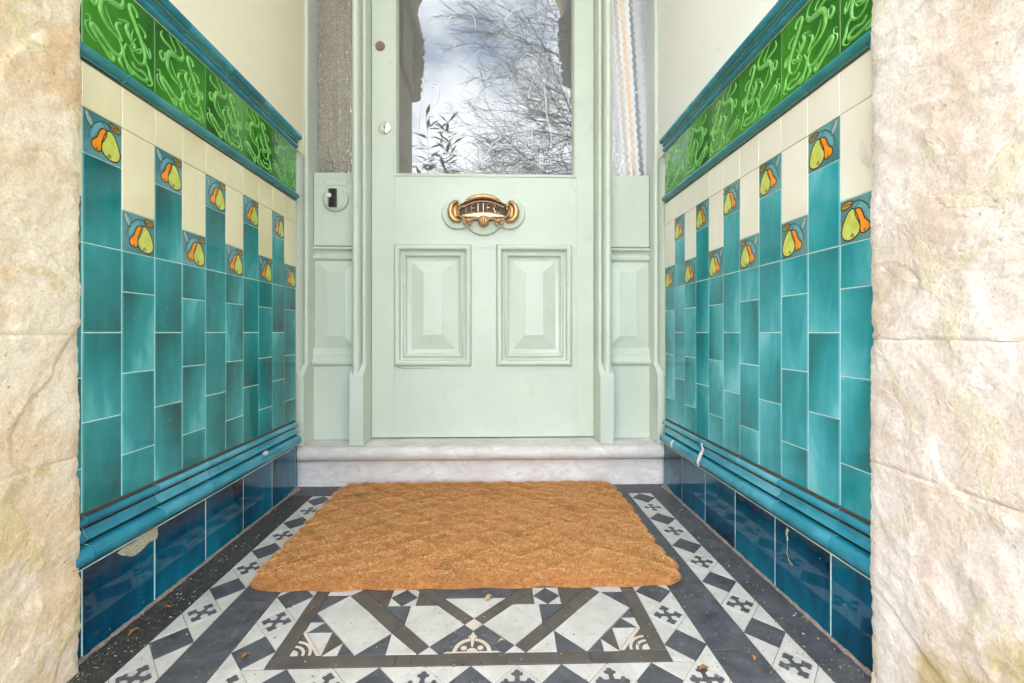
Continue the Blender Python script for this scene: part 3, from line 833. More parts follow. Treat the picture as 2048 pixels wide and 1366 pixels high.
def tiled_wall(side):
    left = side < 0
    x = XL if left else XR
    YS0 = .714 if left else .654
    W = thing('tiled_wall', 'green vine and pear tiled wall under cream plaster, next to the tan pier' if left else 'green vine and pear tiled wall under white plaster, next to the pink pier', 'wall', (x, 1.1, 0), 'tiled walls of the porch')
    rot = Matrix(((0, 0, 1), (1, 0, 0), (0, 1, 0))) if left else Matrix(((0, 0, -1), (-1, 0, 0), (0, 1, 0)))
    def at(y, z, out=0.0, jit=True):
        m = Matrix.Translation((0 - side * out, y - 1.1, z)) @ rot.to_4x4()
        if jit: m = m @ Matrix.Rotation(random.uniform(-.004, .004), 4, 'X') @ Matrix.Rotation(random.uniform(-.004, .004), 4, 'Y')
        return m
    vine, pear = VINE[0 if left else 1], PEAR[0 if left else 1]
    teal = 'teal_glaze' if left else 'teal_glaze_sheen'
    cream = 'cream_glaze_warm' if left else 'cream_glaze_cool'
    # beds
    def bed(nm, z0, z1, mt, d):
        b = B(); o = -side
        xs_ = sorted((-o * 0.045, -o * d))
        b.box(xs_[0], xs_[1], 0.60 - 1.1, Y_END - 1.1, z0, z1)
        add(nm, b.mesh(nm, [mt]), W)
    bed('skirting_bed', 0, .1555, 'pale_grout', .0007); bed('tile_bed', .1555, .2500, 'dark_grout', .0012); bed('tile_bed', .2500, .9395, 'pale_grout', .0012)
    bed('tile_bed', .9395, 1.030, 'dark_grout', .0016); bed('tile_bed', 1.030, 1.2045, 'green_grout', .0012)
    pb = B(); xs_ = sorted((side * .045, -side * .0005))
    pb.box(xs_[0], xs_[1], .60 - 1.1, 1.66 - 1.1, 1.2045, 3.92)
    add('upper_plaster', pb.mesh('plaster', ['cream_plaster' if left else 'white_plaster']), W)
    g = .0019
    for c in range(-1, 10):
        y0 = Y0 + c * PY; y1 = y0 + PY if c < 9 else Y_END - .0005
        wd = y1 - y0; yc = (y0 + y1) / 2
        hi = (c % 2 == 0)
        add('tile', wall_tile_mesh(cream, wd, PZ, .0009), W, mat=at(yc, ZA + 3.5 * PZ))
        if hi:
            o = add('pear_tile', wall_tile_mesh('pear_ground', wd, PZ, .0012), W, mat=at(yc, ZA + 2.5 * PZ))
            add('pear_motif', pear, o)
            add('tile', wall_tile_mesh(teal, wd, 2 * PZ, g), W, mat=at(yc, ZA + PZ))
            zt = ZA
        else:
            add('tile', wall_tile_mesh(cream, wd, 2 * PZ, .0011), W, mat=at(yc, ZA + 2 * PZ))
            o = add('pear_tile', wall_tile_mesh('pear_ground', wd, PZ, .0012), W, mat=at(yc, ZA + .5 * PZ))
            add('pear_motif', pear, o)
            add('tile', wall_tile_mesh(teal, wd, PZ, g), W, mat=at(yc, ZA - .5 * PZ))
            zt = ZA - PZ
        while zt > .250:
            h_ = min(2 * PZ, zt - .2475)
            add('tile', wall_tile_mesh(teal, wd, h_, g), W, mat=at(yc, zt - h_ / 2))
            zt -= h_ + (1 if h_ < 2 * PZ - .001 else 0)
    zg = 1.0475
    for c in range(-2, 10, 2):
        y0 = Y0 + c * PY; y1 = y0 + 2 * PY if c < 8 else Y_END - .0005
        o = add('vine_tile', wall_tile_mesh('green_glaze', y1 - y0, .1545, .0016), W, mat=at((y0 + y1) / 2, zg + .0772, 0, False))
        add('vine_relief', vine, o)
    off = 0.0 if left else .021
    for c in range(-2, 11, 2):
        y0 = max(Y0 + c * PY + off, YS0); y1 = min(Y0 + (c + 2) * PY + off, Y_END + .012)
        if y1 - y0 > .01:
            add('skirting_tile', wall_tile_mesh('blue_glaze', y1 - y0, .1515, .0027), W, mat=at((y0 + y1) / 2, .0775))
    def rails(nm, prof, z, mats, fm, ph):
        for c in range(-3, 11, 2):
            y0 = max(Y0 + (c + ph) * PY, YS0); y1 = min(Y0 + (c + ph + 2) * PY, Y_END + .003)
            if y1 - y0 > .012:
                k = (nm, round(y1 - y0, 4))
                if k not in WT: WT[k] = loft_rail(prof, y1 - y0 - .0012, mats, fm)
                add(nm, WT[k], W, mat=at((y0 + y1) / 2, z, random.uniform(0, .0006), False))
        # joint compound seen in the gaps
        b = B(); sc = [(p[0] * .93 - .0004, p[1]) for p in prof]
        k = (nm, 'core', side)
        if k not in WT: WT[k] = loft_rail(sc, Y_END - YS0 - .002, ['green_grout' if nm != 'skirting_rail' else 'pale_grout'], None)
        add(nm + '_joint', WT[k], W, mat=at((Y_END + YS0) / 2, z, 0, False))
    rails('cap_rail', P_CAP, 1.2045, ['rail_glaze'], None, 0)
    rails('dado_rail', P_DADO, 1.0230, ['strip_glaze'], None, 0)
    rails('skirting_rail', P_SKIRT, .1560, ['rail_glaze', 'groove_black'], sk_fm, 1)
    return W, at
VINE = [vine_mesh(False), vine_mesh(True)]
PEAR = [pear_mesh(False), pear_mesh(True)]
WL, atL = tiled_wall(-1)
WR, atR = tiled_wall(1)
def blotch(poly, mat, thick=.0008, seed=0, name='mortar_patch'):
    """irregular lump with a domed middle"""
    rnd = random.Random(seed)
    c = closed_spline([Vector(p) for p in poly], 5)
    cx = sum(p.x for p in c) / len(c); cy = sum(p.y for p in c) / len(c)
    b = B(); n = len(c); v = []
    for k, sc in enumerate((1.0, .86, .5)):
        for p in c:
            j = 1 + rnd.uniform(-.05, .05)
            v.append((cx + (p.x - cx) * sc * j, cy + (p.y - cy) * sc * j, (0, thick * .8, thick)[k] * rnd.uniform(.8, 1.2)))
    v.append((cx, cy, thick))
    f = []
    sgn = area2([(p.x, p.y) for p in c]) > 0
    for k in range(2):
        for i in range(n):
            q = (k * n + i, k * n + (i + 1) % n, (k + 1) * n + (i + 1) % n, (k + 1) * n + i)
            f.append(q if sgn else q[::-1])
    for i in range(n):
        q = (2 * n + i, 2 * n + (i + 1) % n, 3 * n)
        f.append(q if sgn else q[::-1])
    b.add(v, f)
    return b.mesh(name, [mat])
# broken skirting tile on the left, filler on the right
add('mortar_patch', blotch([(-.046, .014), (.0, .016), (.043, .017), (.044, -.006), (.028, -.004), (.010, -.010), (-.012, -.012), (-.030, -.003), (-.042, .006)], 'mortar', .0012, 3), WL, mat=atL(.862, .1355, .0008, False))
add('filler_lump', blotch([(-.012, .006), (.008, .008), (.014, 0), (.006, -.006), (-.010, -.005)], 'white_filler', .004, 5), WL, mat=atL(1.30, .194, .014, False))
fil = B()
fil.tube([(-.002, .0870, .002), (.0, .076, .012), (.001, .060, .008), (.0, .050, .013), (.002, .036, .019), (.001, .022, .023), (-.001, .010, .020)], [.002, .0028, .0030, .0055, .0052, .0045, .002], 7)
add('filler_run', fil.mesh('filler', ['white_filler'], 60), WR, mat=atR(1.232, .156, 0, False))
fil2 = B(); fil2.tube([(0, .012, .014), (.0, .020, .021), (0, .032, .022), (0, .040, .015)], [.002, .004, .004, .002], 7)
add('filler_run', fil2.mesh('filler', ['white_filler'], 60), WR, mat=atR(1.42, .156, 0, False))
for W_, sd_ in ((WL, -1), (WR, 1)):
    b = B(); rr = random.Random(31 + sd_); n = 90; y0_, y1_ = (.70 if sd_ < 0 else .64), 1.535
    for k in range(n + 1):
        y_ = y0_ + (y1_ - y0_) * k / n - 1.1; wd_ = .0050 + rr.uniform(-.0016, .0026); hg = .0046 + rr.uniform(-.0014, .0022)
        if k > n - 8: wd_ += .0012 * (k - n + 8); hg += .0012 * (k - n + 8)
        b.v += [(0 - sd_ * -.0006, y_, hg), (-sd_ * wd_ * .45, y_, hg * .55), (-sd_ * wd_, y_, -.0012)]
    for k in range(n):
        for q in range(2):
            t = (3 * k + q, 3 * k + q + 1, 3 * k + q + 4, 3 * k + q + 3); b.f.append(t if sd_ < 0 else t[::-1]); b.m.append(0)
    add('mortar_fillet', b.mesh('fillet', ['joint_dirt'], 60), W_)
b = B(); b.tube([(.0002, 1.150 - 1.1, 1.362), (.0003, 1.153 - 1.1, 1.350), (.0003, 1.149 - 1.1, 1.340), (.0003, 1.160 - 1.1, 1.331), (.0002, 1.170 - 1.1, 1.318), (.0002, 1.172 - 1.1, 1.300)], [.0003, .0010, .0006, .0012, .0006, .0003], 5)
add('plaster_crack', b.mesh('crack', ['dark_crumb']), WR)
crk = B()
ribbon(crk, spline([Vector(p) for p in [(.004, .072), (-.001, .060), (.002, .050), (.000, .043)]], 5), .0026, .0007, 0, 0, (1.5, 1, .5), 4)
ribbon(crk, spline([Vector(p) for p in [(.001, .041), (.002, .030), (.000, .020), (.006, .008), (.013, .003), (.019, .004)]], 5), .0012, .0005, 0, 0, (.6, .7, 1.8), 4)
add('mortar_scar', crk.mesh('scar', ['mortar']), WR, mat=atR(.885, .075, .0004, False))
scr = B()
for k in range(4):
    ribbon(scr, spline([Vector((-.006 + .004 * k, .03 - .006 * k)), Vector((-.009 + .004 * k, .005)), Vector((-.004 + .004 * k, -.012 - .005 * k)), Vector((-.001 + .004 * k, -.004))], 5), .00012, .0001, .0003, 0, (1, 1, 1), 3)
add('scratch_mark', scr.mesh('scratches', ['dark_crumb']), WR, mat=atR(.695, .850, 0.0004, False))

# ------------------------------------------------------------------ stone piers of the porch opening
def pier(side):
    left = side < 0
    xf = -.676 if left else .588; yend = .720 if left else .660
    xb = -.744 if left else .664
    mt = 'tan_stone' if left else 'pink_stone'
    P = thing('stone_pier', 'tan weathered stone pier with yellow lichen patches' if left else 'pale pinkish stone pier with a rough chipped joint', 'pillar', (xf, .3, 0), 'stone piers of the porch opening')
    zs = [-.02, .354, .552 if left else .546, 1.16, 1.62, 2.05, 2.45]
    sd = 11 if left else 47
    for q in range(len(zs) - 1):
        z0, z1 = zs[q], zs[q + 1]
        yfr = -.18 if left else .06
        ys = list(np.arange(yfr, .34, .03)) + list(np.arange(.34, yend + .0001, .0032))
        ys[-1] = yend
        dz = .0034 if z1 < 1.2 else .03
        nz = max(4, int((z1 - z0) / dz)); zz = [z0 + (z1 - z0) * k / nz for k in range(nz + 1)]
        V = []; ny = len(ys)
        for z in zz:
            for y in ys:
                p = Vector((sd, y * 1.0, z))
                d = noise.fractal(p * 9, 1.0, 2.0, 3) * .0018 + noise.fractal(p * 45, 1.0, 2.0, 4) * .0013
                pk = noise.noise(p * 14 + Vector((9, 3, 1)))
                if pk > .15: d += (pk - .15) * .006          # spalled skin
                pl = noise.noise(p * 6 + Vector((2, 7, 4)))
                d += .0018 if pl > .08 else 0.0               # broken edge of a shed layer
                ed = min(z - z0, z1 - z)                       # arris wear at the joints
                wob = .0034 + .004 * noise.noise(Vector((y * 20, q, sd)))
                if ed < wob: d += (1 - ed / wob) ** 2 * (.0014 + .0026 * noise.noise(Vector((y * 30, q + 5, sd))))
                er = yend - y
                ey = 0.0
                if er < .016:
                    d += (1 - er / .016) ** 2 * (.002 + .0025 * abs(noise.noise(Vector((z * 40, 3, sd)))))
                    ey = -(1 - er / .016) * (.0018 * noise.noise(Vector((z * 90, 1, sd))) + .0012 * noise.noise(Vector((z * 24, 4, sd))) + .010 * max(0, noise.noise(Vector((z * 11, 6, sd))) - .28))
                V.append((xf + side * d - xf, y + ey - .3, z))
        F = []
        for j in range(nz):
            for i in range(ny - 1):
                a = j * ny + i
                F.append((a, a + 1, a + ny + 1, a + ny) if left else (a, a + ny, a + ny + 1, a + 1))
        b = B(); b.add(V, F)
        # flank towards the tiles, street face, top and bottom beds, back
        k0 = len(b.v)
        far = [V[j * ny + ny - 1] for j in range(nz + 1)]
        b.add(far + [(xb - xf, yend - .3, z) for z in zz], [(j, nz + 1 + j, nz + 2 + j, j + 1) if left else (j, j + 1, nz + 2 + j, nz + 1 + j) for j in range(nz)])
        nea = [V[j * ny] for j in range(nz + 1)]
        b.add(nea + [(xb - xf, yfr - .3, z) for z in zz], [(j, j + 1, nz + 2 + j, nz + 1 + j) if left else (j, nz + 1 + j, nz + 2 + j, j + 1) for j in range(nz)])
        top = [V[nz * ny + i] for i in range(ny)]
        b.add(top + [(xb - xf, y - .3, z1) for y in ys], [(i, i + 1, ny + i + 1, ny + i) if left else (i, ny + i, ny + i + 1, i + 1) for i in range(ny - 1)])
        bot = [V[i] for i in range(ny)]
        b.add(bot + [(xb - xf, y - .3, z0) for y in ys], [(i, ny + i, ny + i + 1, i + 1) if left else (i, i + 1, ny + i + 1, ny + i) for i in range(ny - 1)])
        add('stone_block', b.mesh('stone_block', [mt], 50), P)
    # mortar core
    cb = B(); cx0, cx1 = sorted((xf + side * .0085 - xf, xb - xf)); cb.box(cx0, cx1, (-.175 if left else .065) - .3, yend - .012 - .3, -.02, 2.45)
    add('mortar_core', cb.mesh('core', ['mortar']), P)
    # carved capital: leaf lobes round a block
    cp = B()
    bx0, bx1 = sorted((side * .05, -side * .030)); fy = -.20 if left else .04
    cp.box(bx0, bx1, fy - .3, .30 - .3, 2.45, 2.92)
    bx0, bx1 = sorted((side * .05, -side * .075)); cp.box(bx0, bx1, fy - .03 - .3, .30 - .3, 2.92, 3.04)
    rr = random.Random(5)
    for k in range(7):
        for j in range(3):
            zc = 2.50 + .062 * k; xo = .018 + .055 * k / 7 + rr.uniform(-.010, .016)
            cp.ball((-side * xo, fy - .01 + .07 * j - .3, zc), (.034 + rr.uniform(0, .016), .034, .026 + rr.uniform(0, .012)), 0, 9, 6)
    add('capital', cp.mesh('capital', [mt], 40), P)
    return P
pier(-1); pier(1)
# arch over the opening
ar = thing('stone_arch', 'stone arch springing over the two porch piers', 'arch', (-.045, 0, 3.04))
nv = 9
for k in range(nv):
    a0, a1 = 180 * k / nv + .4, 180 * (k + 1) / nv - .4
    b = B(); v = []
    for yy in (-.20, .28):
        for (rad, a) in ((.61, a0), (.61, (a0 + a1) / 2), (.61, a1), (.82, a1), (.82, (a0 + a1) / 2), (.82, a0)):
            v.append((rad * math.cos(R(a)), yy, rad * math.sin(R(a))))
    b.add(v, [(0, 5, 4, 3, 2, 1), (6, 7, 8, 9, 10, 11)] + [(i, (i + 1) % 6, 6 + (i + 1) % 6, 6 + i) for i in range(6)])
    add('voussoir', b.mesh('voussoir', ['tan_stone']), ar)

# ------------------------------------------------------------------ marble step
step = thing('marble_step', 'white veined marble step with a rounded nosing below the door', 'step', (-.04, 1.6, 0))
def extr_x(prof, x0, x1, mat, name, sm=35):
    b = B(); n = len(prof); xs_ = [x0 + (x1 - x0) * k / 24 for k in range(25)]
    for i, x_ in enumerate(xs_):
        b.v += [(x_, y, z) for y, z in prof]
    for i in range(24):
        for k in range(n - 1):
            b.f.append((i * n + k, (i + 1) * n + k, (i + 1) * n + k + 1, i * n + k + 1)); b.m.append(0)
    b.f.append(tuple(range(n))); b.m.append(0); b.f.append(tuple(reversed(range(24 * n, 25 * n)))); b.m.append(0)
    me = b.mesh(name, [mat], sm)
    bm = bmesh.new(); bm.from_mesh(me); bmesh.ops.recalc_face_normals(bm, faces=bm.faces); bm.to_mesh(me); bm.free()
    return me
nose = [(1.75, .096), (1.575, .096), (1.567, .0935), (1.556, .0935)] + [(1.5625 - .0255 * math.cos(R(a)), .1210 + .0270 * math.sin(R(a))) for a in range(-85, 91, 16)] + [(1.75, STEP_Z)]
add('tread', extr_x([(y - 1.6, z) for y, z in nose], -.745 + .04, .665 + .04, 'marble', 'tread'), step)
ris = [(1.64, -.005), (1.563, -.005), (1.566, .006), (1.570, .020), (1.5705, .0955), (1.64, .0955)]
add('riser', extr_x([(y - 1.6, z) for y, z in ris], -.745 + .04, .665 + .04, 'marble', 'riser'), step)

# ------------------------------------------------------------------ door
def bevel(o, wd=.0012, seg=2):
    md = o.modifiers.new('bevel', 'BEVEL'); md.width = wd; md.segments = seg; md.limit_method = 'ANGLE'; md.angle_limit = R(40)
    return o
YD = 1.661
DX0, DX1, DZ0, DZ1 = -.4727, .3847, .1522, 2.28
door = thing('front_door', 'pale sage green front door with an etched glass pane and brass letter plate', 'door', (-.044, YD, STEP_Z))
OD = Vector((.044, -YD, -STEP_Z))
def dpart(name, b, mats, sm=None, parent=None, bv=.0011):
    o = add(name, b.mesh(name, mats, sm), parent or door, tuple(OD))
    if bv: bevel(o, bv)
    return o
GX0, GX1, GZ0 = -.3864, .3165, 1.158
PL = (-.3849, -.0905, .4285, .8940); PRt = (.0072, .2981, .4280, .8950)
th = .042
ox = .012   # panel opening lies under the moulding
dpart('stile', B().box(DX0, GX0, YD, YD + th, DZ0, DZ1), ['sage_paint'])
dpart('stile', B().box(GX1, DX1, YD, YD + th, DZ0, DZ1), ['sage_paint'])
dpart('top_rail', B().box(GX0, GX1, YD, YD + th, 2.14, DZ1), ['sage_paint'])
dpart('lock_rail', B().box(GX0, GX1, YD, YD + th, .8945 - ox, GZ0), ['sage_paint'])
dpart('bottom_rail', B().box(GX0, GX1, YD, YD + th, DZ0, .4280 + ox), ['sage_paint'])
mx0, mx1 = PL[1] - ox, PRt[0] + ox
dpart('muntin', B().box(mx0, mx1, YD, YD + th, .4280 + ox, .8945 - ox), ['sage_paint'])
dpart('stile', B().box(PRt[1] - ox, GX1, YD, YD + th, .4280 + ox, .8945 - ox), ['sage_paint'])
def frame_rings(b, x0, x1, z0, z1, prof, yface, mi=0):
    """mitred moulding: prof = (inwards, proud)"""
    rings = [[(x0 + d, yface - h, z0 + d), (x1 - d, yface - h, z0 + d), (x1 - d, yface - h, z1 - d), (x0 + d, yface - h, z1 - d)] for d, h in prof]
    v = [p for r in rings for p in r]; f = []
    for i in range(len(prof) - 1):
        for k in range(4):
            f.append((i * 4 + k, i * 4 + (k + 1) % 4, (i + 1) * 4 + (k + 1) % 4, (i + 1) * 4 + k))
    b.add(v, f, mi)
BOL = [(-.0015, -.001), (-.001, .006), (.002, .0125), (.006, .0160), (.0105, .0170), (.015, .0160), (.0195, .0125), (.0215, .0065), (.0235, -.0030), (.030, -.0060), (.0335, .0012), (.0385, .0040), (.042, .0024), (.0440, -.0070), (.0490, -.0110), (.0635, -.0125)]
def raised(b, x0, x1, z0, z1, yface, fx, fz0, fz1, edge_h, top_h, step_h):
    a = [(x0, z0), (x1, z0), (x1, z1), (x0, z1)]; c = [(x0 + fx, z0 + fz0), (x1 - fx, z0 + fz0), (x1 - fx, z1 - fz1), (x0 + fx, z1 - fz1)]
    v = [(p[0], yface - edge_h, p[1]) for p in a] + [(p[0], yface - top_h, p[1]) for p in c] + [(p[0], yface - top_h - step_h, p[1]) for p in c]
    f = []
    for i in range(2):
        for k in range(4): f.append((i * 4 + k, i * 4 + (k + 1) % 4, (i + 1) * 4 + (k + 1) % 4, (i + 1) * 4 + k))
    f.append((8, 9, 10, 11))
    b.add(v, f)
for (x0, x1, z0, z1) in (PL, PRt):
    b = B(); frame_rings(b, x0, x1, z0, z1, BOL, YD)
    dpart('panel_moulding', b, ['sage_paint'], 50, bv=0)
    b = B(); i_ = .0625
    raised(b, x0 + i_, x1 - i_, z0 + i_, z1 - i_, YD, .0475, .053, .0425, -.0125, .0005, .0030)
    dpart('raised_panel', b, ['sage_paint'], None, bv=.0006)
# glazing bead and pane
b = B(); frame_rings(b, GX0, GX1, GZ0, 2.14, [(-.001, -.002), (-.001, .003), (.003, .0045), (.008, .003), (.010, -.003), (.0145, -.010), (.0150, -.020), (.0150, -.030)], YD)
dpart('glazing_bead', b, ['sage_paint'], 50, bv=0)
gl = dpart('glass_pane', B().box(GX0 + .010, GX1 - .010, YD + .0165, YD + .0168, GZ0 + .010, 2.135), ['old_glass'], bv=0)
YG = YD + .0162
def gpt(px, py):
    k = (px - 990) / 859; yc = YG / (1 - .025 * k)
    return (k * yc, .556 - (py - 665) / 859 * yc)
etch = [[(962, 336), (970, 315), (962, 300), (945, 290), (920, 287), (900, 294)], [(969, 318), (980, 300), (1000, 290), (1022, 290)], [(966, 312), (960, 296), (950, 283)], [(972, 312), (985, 288), (1003, 275)],
        [(898, 284), (912, 273), (932, 271)], [(887, 206), (900, 208), (903, 219), (893, 226)], [(905, 238), (916, 235), (919, 245), (917, 256)], [(862, 169), (878, 172), (880, 190), (873, 208), (862, 218)],
        [(847, 186), (843, 220), (838, 255), (836, 282), (842, 298), (850, 308)], [(1088, 160), (1092, 200), (1094, 230), (1102, 268), (1102, 296)], [(1062, 172), (1058, 186), (1058, 196)],
        [(850, 90), (866, 72), (890, 50), (905, 30)], [(880, 100), (886, 108), (878, 114)], [(884, 128), (893, 134), (886, 142)], [(900, 84), (912, 90), (905, 94)],
        [(846, 172), (852, 160), (850, 150), (856, 166), (868, 178)], [(880, 302), (892, 296), (886, 306), (878, 315)], [(955, 258), (966, 252), (972, 262), (962, 268), (954, 264)], [(935, 205), (945, 198), (950, 208), (941, 214)],
        [(1010, 40), (1030, 20), (1062, 14), (1080, 30)], [(930, 20), (948, 34), (952, 60)], [(1040, 120), (1052, 108), (1066, 112)], [(1075, 250), (1064, 262), (1066, 276)]]
eb = B()
for e in etch:
    pts = spline([Vector(gpt(*p)) for p in e], 5)
    rows = []
    n = len(pts)
    for i, p in enumerate(pts):
        d = (pts[min(i + 1, n - 1)] - pts[max(i - 1, 0)]).normalized(); nr = Vector((-d.y, d.x)) * (.0010 + .0022 * math.sin(math.pi * i / (n - 1)) * (1 if len(e) < 6 else .25))
        rows += [(p.x + nr.x, YG, p.y + nr.y), (p.x - nr.x, YG, p.y - nr.y)]
    eb.add(rows, [(2 * i, 2 * i + 1, 2 * i + 3, 2 * i + 2) for i in range(n - 1)])
em = M('etched_frost'); em.set(col=(0.9, 0.92, 0.94), rough=0.6, alpha=0.38); MAT['etched_frost'] = em.m
eo = add('etching', eb.mesh('etching', ['etched_frost']), gl, (0, 0, 0), kind='stuff')
# hairline crack in the paint under the left panel
b = B()
b.tube([(-.378, YD - .0001, .426), (-.372, YD - .0002, .4225), (-.350, YD - .0002, .418), (-.320, YD - .0002, .4165), (-.290, YD - .0002, .418), (-.255, YD - .0002, .4165), (-.20, YD, .415)], [.0004, .0008, .0008, .0006, .0006, .0004, .0002], 5)
dpart('paint_crack', b, ['dark_crumb'], bv=0)
# lock, old plug
def disc(b, c, prof, n=28, mi=0):
    """lathe about Y: prof = (radius, proud)"""
    k0 = len(b.v); v = []
    for r_, h in prof:
        for i in range(n):
            a = 2 * math.pi * i / n
            v.append((c[0] + r_ * math.cos(a), c[1] - h, c[2] + r_ * math.sin(a)))
    f = []
    for j in range(len(prof) - 1):
        for i in range(n): f.append((j * n + i, j * n + (i + 1) % n, (j + 1) * n + (i + 1) % n, (j + 1) * n + i))
    f.append(tuple(range((len(prof) - 1) * n, len(prof) * n)))
    b.add(v, f, mi)
b = B(); disc(b, (-.4225, YD, 1.3415), [(.0235, 0), (.0235, .004), (.0215, .0062), (.0185, .0066), (.0165, .0040), (.0150, .0040), (.0140, .0075), (.0085, .0082), (.0082, .0070)])
lk = dpart('lock_cylinder', b, ['chrome'], 35, bv=0)
add('keyhole', B().box(-.4237, -.4213, YD - .0086, YD - .0078, 1.3340, 1.3470).mesh('keyhole', ['black_plastic']), lk)
b = B(); disc(b, (-.4395, YD, 1.655), [(.0178, 0), (.0178, .004), (.0165, .0052), (.001, .0050)])
dpart('round_plug', b, ['bronze_disc'], 35, bv=0)
# letter plate on its shaped wooden pad
LU, LZ = -.0445, 1.0165
def lp(cx, cy): return ((cx - 1000) / 4100, (500 - cy) / 4100)
circ = [((600, 510), 252), ((1410, 507), 252), ((1008, 525), 330)]
outl = []
for k in range(120):
    a = 2 * math.pi * k / 120; best = 0
    o0 = Vector(lp(1005, 515)); dr = Vector((math.cos(a), math.sin(a)))
    for c, r_ in circ:
        cc = Vector(lp(*c)); rr_ = r_ / 4100; oc = o0 - cc
        bq = oc.dot(dr); cq = oc.dot(oc) - rr_ * rr_; dd = bq * bq - cq
        if dd > 0: best = max(best, -bq + math.sqrt(dd))
    outl.append(o0 + dr * best)
b = B(); v = []; n = len(outl)
cen = Vector(lp(1005, 515))
for sc, h in ((1.0, 0), (1.0, .010), (.985, .0135), (.965, .0145)):
    for p in outl:
        q = cen + (p - cen) * sc; v.append((LU + q.x, YD - h, LZ + q.y))
f = [(j * n + i, j * n + (i + 1) % n, (j + 1) * n + (i + 1) % n, (j + 1) * n + i) for j in range(3) for i in range(n)]
v.append((LU + cen.x, YD - .0145, LZ + cen.y))
f += [(3 * n + i, 3 * n + (i + 1) % n, 4 * n) for i in range(n)]
b.add(v, f)
plate = dpart('letter_plate', b, ['sage_paint'], 40, bv=0)
YP = YD - .0145
def L3(cx, cy, h=0.0):
    u, v_ = lp(cx, cy); return (LU + u, YP - h, LZ + v_)
def lpart(name, b, mats, sm=45): return add(name, b.mesh(name, mats, sm), plate, (0, 0, 0))
def shell(b, pts, h, ch=.0012, mi=0, dome=0.0):
    """raised plate from an outline in the photo's letter-plate units"""
    c = [Vector(lp(*p)) for p in pts]
    c = closed_spline(c, 4)
    n = len(c); ce = sum(c, Vector((0, 0))) / n; v = []
    for sc, hh in ((1, 0), (1, h - ch), (.96, h), (.6, h + dome * .8)):
        for p in c:
            q = ce + (p - ce) * sc; v.append((LU + q.x, YP - hh, LZ + q.y))
    v.append((LU + ce.x, YP - h - dome, LZ + ce.y))
    sg = area2([(p.x, p.y) for p in c]) > 0
    f = []
    for j in range(3):
        for i in range(n):
            t = (j * n + i, j * n + (i + 1) % n, (j + 1) * n + (i + 1) % n, (j + 1) * n + i); f.append(t if sg else t[::-1])
    for i in range(n):
        t = (3 * n + i, 3 * n + (i + 1) % n, 4 * n); f.append(t if sg else t[::-1])
    b.add(v, f, mi)
b = B()
shell(b, [(560, 400), (660, 370), (760, 310), (880, 250), (1000, 232), (1130, 250), (1240, 310), (1340, 370), (1440, 400), (1450, 520), (1380, 600), (1200, 630), (1000, 640), (800, 630), (620, 600), (550, 520)], .004)
lpart('back_plate', b, ['brass_dark'])
b = B()
b.tube([L3(*p, h) for p, h in (((745, 345), .007), ((770, 318), .010), ((860, 280), .012), ((1000, 262), .0125), ((1140, 280), .012), ((1225, 318), .010), ((1250, 345), .007))], [.004, .0075, .0085, .0088, .0085, .0075, .004], 10)
b.ball(L3(745, 335, .008), .0065); b.ball(L3(1240, 335, .008), .0065)
lpart('top_bar', b, ['brass'])
b = B()
b.tube([L3(*p, .0085) for p in spline([Vector(q) for q in [(660, 425), (715, 420), (790, 380), (880, 350), (1000, 338), (1120, 350), (1210, 380), (1285, 420), (1330, 425)]], 3)], .0032, 8)
lpart('rim', b, ['brass_light'])
for s in (-1, 1):
    def mxp(p): return (1005 + s * (p[0] - 1005), p[1])
    b = B()
    b.tube([L3(*mxp(p), h) for p, h in zip([(612, 330), (560, 350), (510, 410), (488, 490), (500, 570), (550, 630), (630, 645), (665, 640)], [.005, .008, .010, .011, .011, .010, .008, .005])], [.003, .0075, .0105, .012, .012, .0105, .0075, .003], 10)
    b.tube([L3(*mxp(p), .016) for p in [(600, 345), (545, 385), (520, 450), (525, 540), (575, 600)]], [.002, .004, .0045, .004, .002], 8)
    b.ball(L3(*mxp((570, 490)), .004), (.017, .006, .028))
    lpart('side_scroll', b, ['brass'])
    b = B()
    b.tube([L3(*mxp(p), h) for p, h in zip([(610, 385), (588, 420), (588, 480), (605, 540), (640, 590), (690, 625), (745, 650)], [.014, .020, .024, .025, .025, .024, .020])], [.003, .0036, .0036, .0036, .0036, .004, .005], 8)
    b.ball(L3(*mxp((632, 410)), .014), .0085); b.ball(L3(*mxp((632, 455)), .010), .007)
    b.tube([L3(*mxp(p), .022) for p in [(745, 650), (780, 668), (815, 650), (850, 625), (900, 622), (945, 645)]], [.005, .0085, .0065, .0055, .005, .003], 8)
    b.ball(L3(*mxp((720, 690)), .021), .0075); b.ball(L3(*mxp((795, 708)), .021), .0065); b.ball(L3(*mxp((765, 640)), .022), .0075)
    lpart('handle_scroll', b, ['brass'])
b = B()
b.ball(L3(1008, 650, .016), (.0225, .012, .0215), 0, 16, 10)
b.tube([L3(*p, .026) for p in [(1008, 580), (1008, 640), (1008, 700)]], [.006, .0075, .004], 8)
lpart('shell_boss', b, ['brass'])
b = B()
shell(b, [(665, 545), (760, 525), (880, 507), (1000, 500), (1130, 507), (1250, 530), (1335, 555), (1345, 590), (1240, 590), (1120, 612), (1000, 618), (890, 612), (770, 590), (665, 585)], .009, .002, 0, .004)
lpart('flap', b, ['brass_light'])
